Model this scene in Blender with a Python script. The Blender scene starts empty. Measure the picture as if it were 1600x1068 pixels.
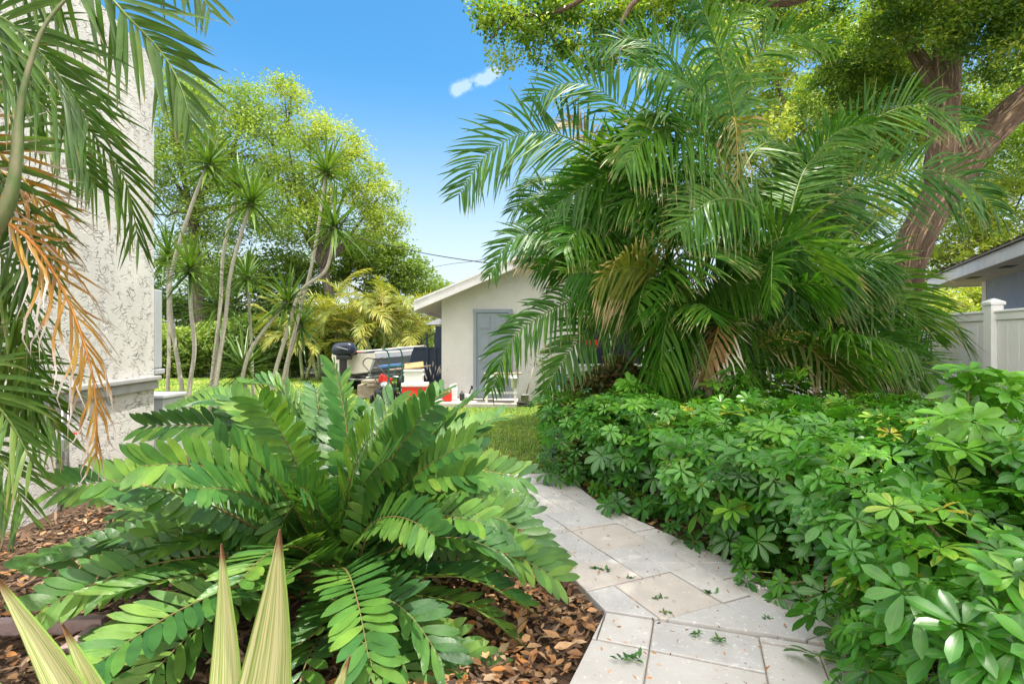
import bpy, bmesh, math, random
import numpy as np
from mathutils import Vector, Matrix
R = np.random.default_rng(7)
random.seed(7)
SC = bpy.context.scene
COL = SC.collection
F = 800.0; CX = 800.0; CY = 534.0; CH = 1.4

def P(px, py, d):
    return np.array([(px-CX)/F*d, d, CH-(py-CY)/F*d])
def nrm(v):
    return v/np.maximum(np.linalg.norm(v, axis=-1, keepdims=True), 1e-9)

# ------------------------------------------------------------------ mesh accumulation
class Acc:
    def __init__(s):
        s.V = []; s.Fs = []; s.n = 0; s.var = []; s.t = []; s.u = []
    def add(s, V, faces, mat=0, var=0.5, t=0.0, u=0.0, smooth=True):
        V = np.asarray(V, float).reshape(-1, 3); n = len(V)
        s.V.append(V)
        for f in (faces if isinstance(faces, list) else [faces]):
            f = np.asarray(f, int)
            if f.ndim == 1: f = f[None]
            s.Fs.append((f+s.n, mat, smooth))
        for L, x in ((s.var, var), (s.t, t), (s.u, u)):
            L.append(np.broadcast_to(np.asarray(x, float), (n,)) if np.ndim(x) == 0 else np.asarray(x, float).reshape(-1))
        s.n += n
        return s
    def build(s, name, mats, root=None, parent=None):
        V = np.concatenate(s.V)
        if root is not None: V = V-np.array(root.location)
        me = bpy.data.meshes.new(name)
        loops = np.concatenate([f.reshape(-1) for f, m, k in s.Fs])
        tot = np.concatenate([np.full(len(f), f.shape[1]) for f, m, k in s.Fs])
        mi = np.concatenate([np.full(len(f), m) for f, m, k in s.Fs])
        sm = np.concatenate([np.full(len(f), k) for f, m, k in s.Fs])
        start = np.concatenate([[0], np.cumsum(tot)[:-1]])
        me.vertices.add(len(V)); me.vertices.foreach_set('co', V.astype(np.float32).reshape(-1))
        me.loops.add(len(loops)); me.loops.foreach_set('vertex_index', loops.astype(np.int32))
        me.polygons.add(len(tot)); me.polygons.foreach_set('loop_start', start.astype(np.int32))
        me.polygons.foreach_set('loop_total', tot.astype(np.int32))
        me.polygons.foreach_set('material_index', mi.astype(np.int32))
        me.polygons.foreach_set('use_smooth', sm.astype(bool))
        for nm, L in (('var', s.var), ('along', s.t), ('across', s.u)):
            a = me.attributes.new(nm, 'FLOAT', 'POINT')
            a.data.foreach_set('value', np.concatenate(L).astype(np.float32))
        me.update(calc_edges=True); me.validate()
        for m in (mats if isinstance(mats, (list, tuple)) else [mats]): me.materials.append(m)
        o = bpy.data.objects.new(name, me); COL.objects.link(o)
        p = parent if parent is not None else root
        if p is not None: o.parent = p
        return o

def tag(o, label=None, cat=None, group=None, kind=None):
    if label: o['label'] = label
    if cat: o['category'] = cat
    if group: o['group'] = group
    if kind: o['kind'] = kind
    return o
def thing(name, label, cat, loc, group=None):
    o = bpy.data.objects.new(name, None); COL.objects.link(o)
    o.location = tuple(float(x) for x in loc); o.empty_display_size = 0.1
    return tag(o, label, cat, group)

# ------------------------------------------------------------------ shapes
def box(acc, c, s, mat=0, rz=0.0, bev=0.006, M=None, var=0.5):
    bm = bmesh.new(); bmesh.ops.create_cube(bm, size=1)
    bmesh.ops.scale(bm, vec=s, verts=bm.verts)
    b = min(bev, min(s)*0.4)
    if b > 0: bmesh.ops.bevel(bm, geom=list(bm.edges), offset=b, segments=2, affect='EDGES', profile=0.6)
    if M is not None: bmesh.ops.transform(bm, matrix=M, verts=bm.verts)
    if rz: bmesh.ops.rotate(bm, cent=(0, 0, 0), matrix=Matrix.Rotation(rz, 3, 'Z'), verts=bm.verts)
    bmesh.ops.translate(bm, vec=Vector(c), verts=bm.verts)
    dump(acc, bm, mat, False, var)
def dump(acc, bm, mat=0, smooth=False, var=0.5):
    bm.verts.index_update()
    V = np.array([v.co[:] for v in bm.verts]); by = {}
    for f in bm.faces: by.setdefault(len(f.verts), []).append([v.index for v in f.verts])
    acc.add(V, [np.array(x) for x in by.values()], mat, var, smooth=smooth)
    bm.free()
def smooth_path(pts, n):
    pts = np.asarray(pts, float)
    if len(pts) == 2: return pts[0]+(pts[1]-pts[0])*np.linspace(0, 1, n)[:, None]
    p = np.vstack([2*pts[0]-pts[1], pts, 2*pts[-1]-pts[-2]])
    d = np.concatenate([[0], np.cumsum(np.linalg.norm(np.diff(pts, axis=0), axis=1))])
    s = np.linspace(0, d[-1], n); k = np.clip(np.searchsorted(d, s, 'right')-1, 0, len(pts)-2)
    u = ((s-d[k])/(d[k+1]-d[k]))[:, None]
    a, b, c, e = p[k], p[k+1], p[k+2], p[k+3]
    return 0.5*(2*b+(c-a)*u+(2*a-5*b+4*c-e)*u*u+(3*b-a-3*c+e)*u**3)
def frames(C, up=(0, 0, 1)):
    T = nrm(np.gradient(C, axis=0)); U = np.zeros_like(C); u = np.array(up, float)
    if abs(np.dot(u, T[0])) > 0.97: u = np.array([1., 0.2, 0])
    for i in range(len(C)):
        u = u-np.dot(u, T[i])*T[i]; u = u/max(np.linalg.norm(u), 1e-6); U[i] = u
    return T, U, np.cross(T, U)
def tube(acc, pts, rad, n=8, mat=0, steps=None, var=0.5, wob=0.0, smooth=True, cap=True):
    C = smooth_path(pts, steps) if steps else np.asarray(pts, float)
    m = len(C); rad = np.interp(np.linspace(0, 1, m), np.linspace(0, 1, len(np.atleast_1d(rad))), np.atleast_1d(rad))
    T, U, S = frames(C)
    th = np.linspace(0, 2*np.pi, n, endpoint=False)
    rr = rad[:, None]*(1+wob*(R.random((m, n))-.5)) if wob else np.repeat(rad[:, None], n, 1)
    V = C[:, None]+rr[..., None]*(np.cos(th)[None, :, None]*U[:, None]+np.sin(th)[None, :, None]*S[:, None])
    i = np.arange(m-1)[:, None]*n; j = np.arange(n)[None]; k = (j+1) % n
    q = np.stack([i+j, i+k, i+n+k, i+n+j], -1).reshape(-1, 4)
    fs = [q]
    if cap: fs += [np.arange(n)[::-1][None], (np.arange(n)+(m-1)*n)[None]]
    al = np.concatenate([[0], np.cumsum(np.linalg.norm(np.diff(C, axis=0), axis=1))])/max(rad.max(), 1e-4)
    acc.add(V, fs, mat, np.tile(np.cos(th), m), np.repeat(al, n), np.tile(np.sin(th), m), smooth=smooth)
def lathe(acc, c, prof, n=20, mat=0, smooth=True):
    prof = np.array(prof, float); m = len(prof); th = np.linspace(0, 2*np.pi, n, endpoint=False)
    V = np.stack([prof[:, :1]*np.cos(th), prof[:, :1]*np.sin(th), np.repeat(prof[:, 1:], n, 1)], -1)+np.array(c)
    i = np.arange(m-1)[:, None]*n; j = np.arange(n)[None]; k = (j+1) % n
    acc.add(V, [np.stack([i+j, i+k, i+n+k, i+n+j], -1).reshape(-1, 4), np.arange(n)[::-1][None], (np.arange(n)+(m-1)*n)[None]], mat, smooth=smooth)
def poly_prism(acc, pts, vec, mat=0, smooth=False):
    pts = np.asarray(pts, float); n = len(pts); vec = np.asarray(vec, float)
    V = np.vstack([pts, pts+vec]); j = np.arange(n); k = (j+1) % n
    acc.add(V, [np.stack([j, k, k+n, j+n], -1), j[::-1][None], (j+n)[None]], mat, smooth=smooth)

PROF = dict(palm=([0, .08, .4, .7, 1], [.45, .9, 1, .72, .03]), zamia=([0, .12, .35, .6, .8, .92, 1], [.28, .6, .9, 1, .82, .52, .06]),
            schef=([0, .2, .5, .7, .88, 1], [.1, .45, .9, 1, .72, .08]), strap=([0, .3, .6, 1], [.8, 1, .8, .02]),
            blade=([0, .5, 1], [1, .8, .03]), agave=([0, .25, .55, .85, 1], [.85, 1, .85, .35, .01]), leaf=([0, .3, .6, 1], [.1, .9, .85, .03]))
def strips(acc, B, D, U, L, W, K=4, prof='palm', droop=0.0, fold=0.15, var=0.5, curl=0.0, mat=0):
    """N leaves: base B, direction D, face normal U, length L, half width W."""
    B = np.asarray(B, float); N = len(B); D = nrm(np.asarray(D, float)); U = np.asarray(U, float)
    L = np.broadcast_to(L, (N,))[:, None, None]; W = np.broadcast_to(W, (N,))[:, None, None]
    dr = np.broadcast_to(droop, (N,))[:, None, None]
    t = np.linspace(0, 1, K+1)[None, :, None]
    G = np.array([0, 0, -1.0])
    C = B[:, None]+D[:, None]*L*t*(1-0.25*np.minimum(dr, 1.5)*t)+G*dr*L*t*t
    if np.any(curl):
        ph = R.random((N, 1, 1))*6.28; am = np.broadcast_to(curl, (N,))[:, None, None]
        Sd = nrm(np.cross(D, U))[:, None]
        C = C+am*L*t**1.5*(np.sin(ph+t*5)*U[:, None]+np.cos(ph*1.7+t*6)*Sd)
    T = nrm(np.gradient(C, axis=1))
    S = nrm(np.cross(T, U[:, None])); Nn = np.cross(S, T)
    w = W*np.interp(t, *PROF[prof])
    V = np.stack([C-S*w+Nn*w*fold, C, C+S*w+Nn*w*fold], 2)
    i = (np.arange(N)[:, None, None]*(K+1)+np.arange(K)[None, :, None])*3+np.array([0, 1])[None, None]
    q = np.stack([i, i+1, i+4, i+3], -1).reshape(-1, 4)
    sh = (N, K+1, 3)
    vv = np.broadcast_to(np.broadcast_to(var, (N,))[:, None, None], sh)
    acc.add(V, q, mat, vv.reshape(-1), np.broadcast_to(t, sh).reshape(-1), np.broadcast_to(np.array([-1., 0, 1]), sh).reshape(-1))
def rhombs(acc, C, size, var, flat=0.5, mat=0, nd=None):
    """single-face small leaves with random lie"""
    N = len(C); n = R.normal(size=(N, 3)); n[:, 2] = np.abs(n[:, 2])+flat
    if nd is not None: n = n*.6+nd
    n = nrm(n); a = nrm(np.cross(n, R.normal(size=(N, 3)))); b = np.cross(n, a)
    s = np.broadcast_to(size, (N,))[:, None]*(0.7+0.6*R.random((N, 1)))
    V = np.stack([C-a*s*.5, C+b*s*.24-a*s*.05+n*s*.06, C+a*s*.5, C-b*s*.24-a*s*.05+n*s*.06], 1)
    q = np.arange(N*4).reshape(-1, 4)
    acc.add(V, q, mat, np.repeat(np.broadcast_to(var, (N,)), 4), np.tile([0, .5, 1, .5], N), np.tile([0, 1, 0, -1], N), smooth=False)

# ------------------------------------------------------------------ materials
def newmat(name):
    m = bpy.data.materials.new(name); m.use_nodes = True; nt = m.node_tree; nt.nodes.clear()
    out = nt.nodes.new('ShaderNodeOutputMaterial')
    def N(t, **kw):
        n = nt.nodes.new('ShaderNode'+t)
        for k, v in kw.items():
            if k in n.inputs: n.inputs[k].default_value = v
            else: setattr(n, k, v)
        return n
    return m, nt, out, N
def rgba(c): return (*c, 1.0)
def ramp(N, stops):
    r = N('ValToRGB'); e = r.color_ramp.elements
    while len(e) < len(stops): e.new(0.5)
    for x, (p, c) in zip(e, stops): x.position = p; x.color = rgba(c)
    return r
def leaf_mat(name, cols, trans=0.3, rough=0.42, tip=None, tip0=0.72, midrib=None, tcol=None, veins=0.0, spec=0.5):
    m, nt, out, N = newmat(name); lk = nt.links.new
    a = N('Attribute', attribute_name='var'); n = len(cols)
    r = ramp(N, [(i/(n-1), c) for i, c in enumerate(cols)]); lk(a.outputs['Fac'], r.inputs[0])
    tc = N('TexCoord'); no = N('TexNoise', Scale=14.0, Detail=3.0); lk(tc.outputs['Object'], no.inputs['Vector'])
    hs = N('HueSaturation'); mr = N('MapRange'); mr.inputs['From Min'].default_value = .3; mr.inputs['From Max'].default_value = .7
    mr.inputs['To Min'].default_value = .78; mr.inputs['To Max'].default_value = 1.22
    lk(no.outputs['Fac'], mr.inputs['Value']); lk(mr.outputs[0], hs.inputs['Value']); lk(r.outputs[0], hs.inputs['Color'])
    col = hs.outputs[0]
    if midrib:
        u = N('Attribute', attribute_name='across'); ab = N('Math', operation='ABSOLUTE'); lk(u.outputs['Fac'], ab.inputs[0])
        m2 = N('MapRange'); m2.inputs['From Min'].default_value = .04; m2.inputs['From Max'].default_value = .16; m2.inputs['To Min'].default_value = .75; m2.inputs['To Max'].default_value = 0
        lk(ab.outputs[0], m2.inputs['Value']); mx = N('MixRGB'); lk(m2.outputs[0], mx.inputs[0]); lk(col, mx.inputs[1]); mx.inputs[2].default_value = rgba(midrib); col = mx.outputs[0]
    if tip:
        t = N('Attribute', attribute_name='along'); ad = N('Math', operation='MULTIPLY_ADD'); ad.inputs[1].default_value = .5; lk(no.outputs['Fac'], ad.inputs[0])
        lk(t.outputs['Fac'], ad.inputs[2]); v2 = N('Math', operation='MULTIPLY_ADD'); lk(a.outputs['Fac'], v2.inputs[0]); v2.inputs[1].default_value = .16; lk(ad.outputs[0], v2.inputs[2])
        m3 = N('MapRange'); m3.inputs['From Min'].default_value = tip0+.33; m3.inputs['From Max'].default_value = tip0+.5
        lk(v2.outputs[0], m3.inputs['Value']); mx = N('MixRGB'); lk(m3.outputs[0], mx.inputs[0]); lk(col, mx.inputs[1]); mx.inputs[2].default_value = rgba(tip); col = mx.outputs[0]
    p = N('BsdfPrincipled', Roughness=rough); p.inputs['Specular IOR Level'].default_value = spec; lk(col, p.inputs['Base Color'])
    if veins:
        u = N('Attribute', attribute_name='across'); ml = N('Math', operation='MULTIPLY'); ml.inputs[1].default_value = 38.0; lk(u.outputs['Fac'], ml.inputs[0])
        sn = N('Math', operation='SINE'); lk(ml.outputs[0], sn.inputs[0]); b = N('Bump', Strength=veins, Distance=.001); lk(sn.outputs[0], b.inputs['Height']); lk(b.outputs[0], p.inputs['Normal'])
    tr = N('BsdfTranslucent'); mx = N('MixRGB', blend_type='MULTIPLY'); mx.inputs[0].default_value = 1; lk(col, mx.inputs[1])
    mx.inputs[2].default_value = rgba(tcol or (1.5, 1.55, .6)); lk(mx.outputs[0], tr.inputs['Color'])
    ms = N('MixShader'); ms.inputs[0].default_value = trans; lk(p.outputs[0], ms.inputs[1]); lk(tr.outputs[0], ms.inputs[2]); lk(ms.outputs[0], out.inputs[0])
    return m
def surf(name, c1, c2=None, scale=5.0, rough=0.7, bump=0.0, bscale=40.0, metal=0.0, stretch=None, coord='Object', spec=0.5, bdist=0.01, speck=None):
    m, nt, out, N = newmat(name); lk = nt.links.new
    p = N('BsdfPrincipled', Roughness=rough, Metallic=metal); p.inputs['Specular IOR Level'].default_value = spec
    tc = N('TexCoord'); mp = N('Mapping'); lk(tc.outputs[coord], mp.inputs[0])
    if stretch: mp.inputs['Scale'].default_value = stretch
    no = N('TexNoise', Scale=scale, Detail=6.0, Roughness=.62); lk(mp.outputs[0], no.inputs['Vector'])
    c2 = c2 or tuple(x*.82 for x in c1)
    r = ramp(N, [(.32, c2), (.66, c1)]); lk(no.outputs['Fac'], r.inputs[0]); col = r.outputs[0]
    if speck:
        n3 = N('TexNoise', Scale=speck[0], Detail=2.0); lk(mp.outputs[0], n3.inputs['Vector']); r3 = ramp(N, [(speck[1], (0, 0, 0)), (speck[1]+.06, (1, 1, 1))]); lk(n3.outputs['Fac'], r3.inputs[0])
        mx = N('MixRGB'); lk(r3.outputs[0], mx.inputs[0]); lk(col, mx.inputs[1]); mx.inputs[2].default_value = rgba(speck[2]); col = mx.outputs[0]
    lk(col, p.inputs['Base Color'])
    if bump:
        n2 = N('TexNoise', Scale=bscale, Detail=5.0); lk(mp.outputs[0], n2.inputs['Vector']); b = N('Bump', Strength=bump, Distance=bdist); lk(n2.outputs['Fac'], b.inputs['Height']); lk(b.outputs[0], p.inputs['Normal'])
    lk(p.outputs[0], out.inputs[0]); return m
def stucco(name, c1, c2, rel=0.9):
    m, nt, out, N = newmat(name); lk = nt.links.new
    p = N('BsdfPrincipled', Roughness=.85); tc = N('TexCoord')
    n0 = N('TexNoise', Scale=5.0, Detail=4.0); lk(tc.outputs['Object'], n0.inputs['Vector'])
    vm = N('VectorMath', operation='MULTIPLY_ADD'); vm.inputs[1].default_value = (.22, .22, .22); lk(n0.outputs['Color'], vm.inputs[0]); lk(tc.outputs['Object'], vm.inputs[2])
    mp = N('Mapping'); mp.inputs['Scale'].default_value = (9, 9, 26); lk(vm.outputs[0], mp.inputs[0])
    v = N('TexVoronoi', feature='DISTANCE_TO_EDGE', Scale=1.0); lk(mp.outputs[0], v.inputs['Vector'])
    n1 = N('TexNoise', Scale=9.0, Detail=3.0); lk(tc.outputs['Object'], n1.inputs['Vector'])
    msk = N('MapRange'); msk.inputs['From Min'].default_value = .46; msk.inputs['From Max'].default_value = .6; lk(n1.outputs['Fac'], msk.inputs['Value'])
    ed = N('MapRange'); ed.inputs['From Min'].default_value = 0; ed.inputs['From Max'].default_value = .07; ed.inputs['To Min'].default_value = 1; ed.inputs['To Max'].default_value = 0; lk(v.outputs['Distance'], ed.inputs['Value'])
    cr = N('Math', operation='MULTIPLY'); lk(ed.outputs[0], cr.inputs[0]); lk(msk.outputs[0], cr.inputs[1])
    n2 = N('TexNoise', Scale=70.0, Detail=4.0); lk(tc.outputs['Object'], n2.inputs['Vector'])
    h = N('Math', operation='MULTIPLY_ADD'); lk(cr.outputs[0], h.inputs[0]); h.inputs[1].default_value = -.9
    h2 = N('Math', operation='MULTIPLY'); h2.inputs[1].default_value = .35; lk(n2.outputs['Fac'], h2.inputs[0]); lk(h2.outputs[0], h.inputs[2])
    b = N('Bump', Strength=rel, Distance=.022); lk(h.outputs[0], b.inputs['Height']); lk(b.outputs[0], p.inputs['Normal'])
    n3 = N('TexNoise', Scale=1.3, Detail=5.0); lk(tc.outputs['Object'], n3.inputs['Vector']); r = ramp(N, [(.35, c2), (.65, c1)]); lk(n3.outputs['Fac'], r.inputs[0])
    mx = N('MixRGB'); ml = N('Math', operation='MULTIPLY'); ml.inputs[1].default_value = .7; lk(cr.outputs[0], ml.inputs[0]); lk(ml.outputs[0], mx.inputs[0]); lk(r.outputs[0], mx.inputs[1]); mx.inputs[2].default_value = rgba(tuple(x*.45 for x in c2))
    lk(mx.outputs[0], p.inputs['Base Color']); lk(p.outputs[0], out.inputs[0]); return m
def bark(name, c1, c2, k=3.2, st=.42):
    m, nt, out, N = newmat(name); lk = nt.links.new
    p = N('BsdfPrincipled', Roughness=.92); at = [N('Attribute', attribute_name=x) for x in ('var', 'across', 'along')]
    co = N('CombineXYZ')
    for i, x in enumerate(at):
        ml = N('Math', operation='MULTIPLY'); ml.inputs[1].default_value = (k, k, st)[i]; lk(x.outputs['Fac'], ml.inputs[0]); lk(ml.outputs[0], co.inputs[i])
    n0 = N('TexNoise', Scale=1.6, Detail=8.0, Roughness=.62, Distortion=.9); lk(co.outputs[0], n0.inputs['Vector'])
    rg = N('Math', operation='SUBTRACT'); rg.inputs[1].default_value = .5; lk(n0.outputs['Fac'], rg.inputs[0]); ab = N('Math', operation='ABSOLUTE'); lk(rg.outputs[0], ab.inputs[0])
    e = N('MapRange'); e.inputs['From Max'].default_value = .11; lk(ab.outputs[0], e.inputs['Value'])
    b = N('Bump', Strength=1.0, Distance=.06); lk(e.outputs[0], b.inputs['Height']); lk(b.outputs[0], p.inputs['Normal'])
    n1 = N('TexNoise', Scale=.8, Detail=5.0); lk(co.outputs[0], n1.inputs['Vector'])
    ad = N('Math', operation='MULTIPLY_ADD'); ad.inputs[1].default_value = .55; lk(e.outputs[0], ad.inputs[0]); lk(n1.outputs['Fac'], ad.inputs[2])
    r = ramp(N, [(.4, c2), (.72, tuple(x*.6+y*.4 for x, y in zip(c1, c2))), (1.05, c1)]); lk(ad.outputs[0], r.inputs[0]); lk(r.outputs[0], p.inputs['Base Color']); lk(p.outputs[0], out.inputs[0]); return m

M = {}
M['areca'] = leaf_mat('areca_leaflet', [(.024, .1, .009), (.052, .16, .014), (.14, .27, .028)], .3, .36, tip=(.42, .32, .16), tip0=.86, spec=.3)
M['areca_yellow'] = leaf_mat('areca_yellowing_leaflet', [(0.112, 0.170, 0.021), (0.196, 0.221, 0.035), (0.252, 0.230, 0.049)], .3, .45, tip=(.55, .42, .25), tip0=.55)
M['areca_dead'] = leaf_mat('areca_dry_leaflet', [(0.225, 0.128, 0.038), (0.315, 0.188, 0.060), (0.247, 0.150, 0.075)], .2, .6, tip=(.6, .52, .42), tip0=.5)
M['near_palm'] = leaf_mat('near_palm_leaflet', [(0.037, 0.090, 0.010), (0.062, 0.142, 0.016), (0.135, 0.218, 0.029)], .35, .36, tip=(.3, .2, .09), tip0=.86)
M['orange_frond'] = leaf_mat('withering_leaflet', [(.34, .15, .02), (.42, .23, .035), (.3, .27, .04)], .3, .45, tip=(.46, .4, .37), tip0=.52, tcol=(1.2, 1.0, .6))
M['rachis'] = surf('green_rachis', (.17, .24, .04), (.1, .17, .03), 8, .45)
M['rachis_yellow'] = surf('yellow_rachis', (.36, .27, .05), (.25, .2, .04), 8, .5)
M['rachis_orange'] = surf('orange_rachis', (.5, .22, .03), (.4, .14, .02), 8, .5)
M['sheath'] = surf('green_sheath', (.09, .15, .035), (.24, .2, .12), 24, .45, .3, 30, stretch=(1, 1, .4))
M['cane'] = surf('palm_cane', (.23, .26, .1), (.1, .17, .06), 5, .5, stretch=(1, 1, 4))
M['zamia'] = leaf_mat('zamia_leaflet', [(0.027, 0.102, 0.024), (0.050, 0.156, 0.029), (0.100, 0.228, 0.033), (0.188, 0.324, 0.044)], .2, .3, veins=.5, spec=.6, tip=(.3, .2, .07), tip0=.98)
M['zamia_stem'] = surf('zamia_stalk', (.14, .17, .04), (.2, .11, .05), 9, .5)
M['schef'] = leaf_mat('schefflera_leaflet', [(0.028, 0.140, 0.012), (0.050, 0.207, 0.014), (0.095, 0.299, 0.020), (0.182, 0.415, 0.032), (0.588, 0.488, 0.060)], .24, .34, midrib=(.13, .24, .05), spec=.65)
M['schef_stem'] = surf('schefflera_stem', (.2, .19, .08), (.16, .12, .06), 9, .6)
M['draca'] = leaf_mat('dracaena_leaf', [(0.050, 0.112, 0.018), (0.090, 0.176, 0.022), (0.171, 0.251, 0.036)], .25, .38)
M['draca_stem'] = surf('dracaena_stem', (.62, .56, .48), (.42, .37, .31), 14, .8, .5, 30, stretch=(1, 1, 6))
M['oak'] = leaf_mat('oak_leaf', [(0.043, 0.115, 0.022), (0.101, 0.215, 0.028), (0.259, 0.374, 0.044), (0.388, 0.431, 0.055)], .38, .4)
M['tree_yellow'] = leaf_mat('tree_leaf_yellow_green', [(0.127, 0.207, 0.033), (0.241, 0.333, 0.050), (0.380, 0.448, 0.066), (0.460, 0.483, 0.099)], .35, .5)
M['tree_green'] = leaf_mat('tree_leaf_green', [(0.120, 0.204, 0.044), (0.204, 0.300, 0.055), (0.336, 0.432, 0.077)], .35, .5)
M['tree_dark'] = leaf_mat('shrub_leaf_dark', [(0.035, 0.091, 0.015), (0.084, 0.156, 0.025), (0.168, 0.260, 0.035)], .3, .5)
M['bgpalm'] = leaf_mat('far_palm_leaflet', [(.12, .18, .02), (.24, .28, .04), (.4, .36, .06)], .3, .5, tip=(.5, .38, .12), tip0=.8)
M['bark'] = bark('rough_bark', (.5, .34, .22), (.13, .08, .05))
M['bark_grey'] = bark('grey_bark', (.3, .25, .2), (.1, .08, .06))
M['stucco_near'] = stucco('cream_stucco', (.73, .695, .65), (.6, .57, .53))
M['stucco_far'] = surf('pale_stucco', (.7, .69, .68), (.63, .62, .61), 2, .9, .6, 22, bdist=.02)
M['stucco_blue'] = surf('blue_grey_stucco', (.33, .38, .5), (.27, .31, .42), 3, .9, .4, 40)
M['white'] = surf('white_paint', (.78, .77, .75), (.7, .69, .66), 4, .5)
M['white_trim'] = surf('white_fascia_paint', (.75, .74, .75), (.62, .6, .6), 3, .6)
M['soffit'] = surf('soffit_boards', (.6, .55, .48), (.5, .42, .34), 3, .7)
M['vinyl'] = surf('white_vinyl', (.88, .88, .86), (.83, .83, .81), 2.5, .35)
M['ledge'] = surf('grey_ledge_paint', (.45, .44, .43), (.36, .35, .34), 5, .7, .2)
M['shingle'] = surf('roof_shingle', (.3, .28, .26), (.2, .18, .16), 30, .9, .5, 60)
M['dirty'] = surf('mossy_roof_edge', (.12, .09, .05), (.05, .045, .03), 25, 1, .8, 50)
M['door'] = surf('grey_blue_door_paint', (.26, .31, .37), (.23, .28, .34), 4, .45)
M['glass'] = surf('window_glass', (.03, .04, .05), (.02, .02, .03), 2, .06, spec=.8)
M['concrete'] = surf('concrete_slab', (.55, .51, .46), (.42, .39, .36), 6, .85, .3, 60)
M['metal'] = surf('bare_metal', (.5, .51, .52), (.4, .41, .42), 9, .38, metal=.9)
M['alu'] = surf('boat_aluminium_paint', (.44, .47, .52), (.34, .37, .42), 6, .5, stretch=(1, 1, 5))
M['cream'] = surf('boat_cream_paint', (.72, .68, .58), (.6, .56, .47), 4, .45)
M['black'] = surf('black_plastic', (.025, .027, .03), (.015, .016, .018), 9, .4)
M['navy'] = surf('dark_navy_paint', (.018, .035, .07), (.012, .024, .05), 4, .5)
M['cowl'] = surf('motor_cowl', (.02, .03, .06), (.012, .02, .04), 5, .25)
M['green_metal'] = surf('green_tube_paint', (.02, .14, .09), (.015, .1, .07), 9, .4)
M['red'] = surf('red_plastic', (.68, .035, .02), (.58, .025, .018), 7, .4)
M['coolwhite'] = surf('cooler_white_plastic', (.8, .8, .8), (.74, .74, .75), 4, .4)
M['tan'] = surf('cardboard_tan', (.45, .3, .14), (.36, .23, .1), 6, .8)
M['wood'] = surf('weathered_wood', (.42, .36, .28), (.26, .2, .15), 12, .8, .3, 40, stretch=(1, 6, 6))
M['pot'] = surf('dark_pot', (.05, .045, .04), (.03, .028, .025), 8, .6)
M['blue'] = surf('blue_fabric', (.05, .14, .3), (.04, .1, .24), 10, .8)
M['soil'] = surf('potting_soil', (.06, .04, .025), (.03, .02, .015), 30, 1, .6, 80)
M['grey_box'] = surf('grey_box_paint', (.5, .51, .53), (.44, .45, .47), 4, .4)
M['wire'] = surf('wire_black', (.03, .03, .03), (.02, .02, .02), 4, .6)
M['edging'] = surf('edging_strip', (.42, .31, .3), (.3, .21, .2), 14, .8, .3)
M['paver'] = surf('shellstone_paver', (.64, .605, .57), (.54, .505, .47), 5, .75, .35, 70, bdist=.004, speck=(38, .64, (.72, .69, .64)))
M['paver_grey'] = surf('shellstone_paver_grey', (.58, .56, .54), (.49, .47, .45), 5, .75, .35, 70, bdist=.004, speck=(45, .62, (.68, .67, .65)))
M['paver_tan'] = surf('shellstone_paver_tan', (.61, .55, .49), (.53, .47, .42), 5, .75, .35, 70, bdist=.004, speck=(30, .66, (.7, .65, .58)))
M['grout'] = surf('joint_sand', (.34, .29, .23), (.2, .17, .13), 40, 1, .5, 90)
M['mulchsoil'] = surf('mulch_soil', (.13, .075, .04), (.05, .03, .018), 22, 1, 1.0, 45, bdist=.03)
M['lawnsoil'] = surf('lawn_soil', (.17, .24, .05), (.12, .13, .04), 6, 1, .6, 60)
M['dirt'] = surf('yard_ground', (.16, .15, .06), (.1, .09, .05), .6, 1, .5, 6)
M['grass'] = leaf_mat('grass_blade', [(0.103, 0.217, 0.020), (0.194, 0.344, 0.030), (0.366, 0.459, 0.079), (0.572, 0.535, 0.198)], .3, .5)
M['litter'] = leaf_mat('fallen_leaf', [(0.062, 0.036, 0.022), (0.200, 0.096, 0.044), (0.375, 0.180, 0.066), (0.562, 0.312, 0.143), (0.500, 0.360, 0.220), (0.575, 0.228, 0.055)], .15, .7, tcol=(1.2, 1, .7))
M['chips'] = leaf_mat('bark_chip', [(0.036, 0.020, 0.011), (0.108, 0.059, 0.032), (0.187, 0.112, 0.063), (0.259, 0.175, 0.112)], .02, .85, tcol=(1, 1, 1))
M['agrass'] = leaf_mat('ornamental_grass_blade', [(.2, .15, .05), (.35, .27, .12), (.42, .36, .2)], .2, .6)
M['agrass_head'] = leaf_mat('grass_seed_head', [(.3, .26, .22), (.5, .46, .4)], .1, .8)
M['weed'] = leaf_mat('weed_leaf', [(.03, .11, .02), (.08, .22, .03)], .25, .5)
M['bronze'] = leaf_mat('bronze_tinged_leaf', [(.05, .09, .02), (.12, .12, .03), (.2, .14, .05)], .3, .45)

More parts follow.
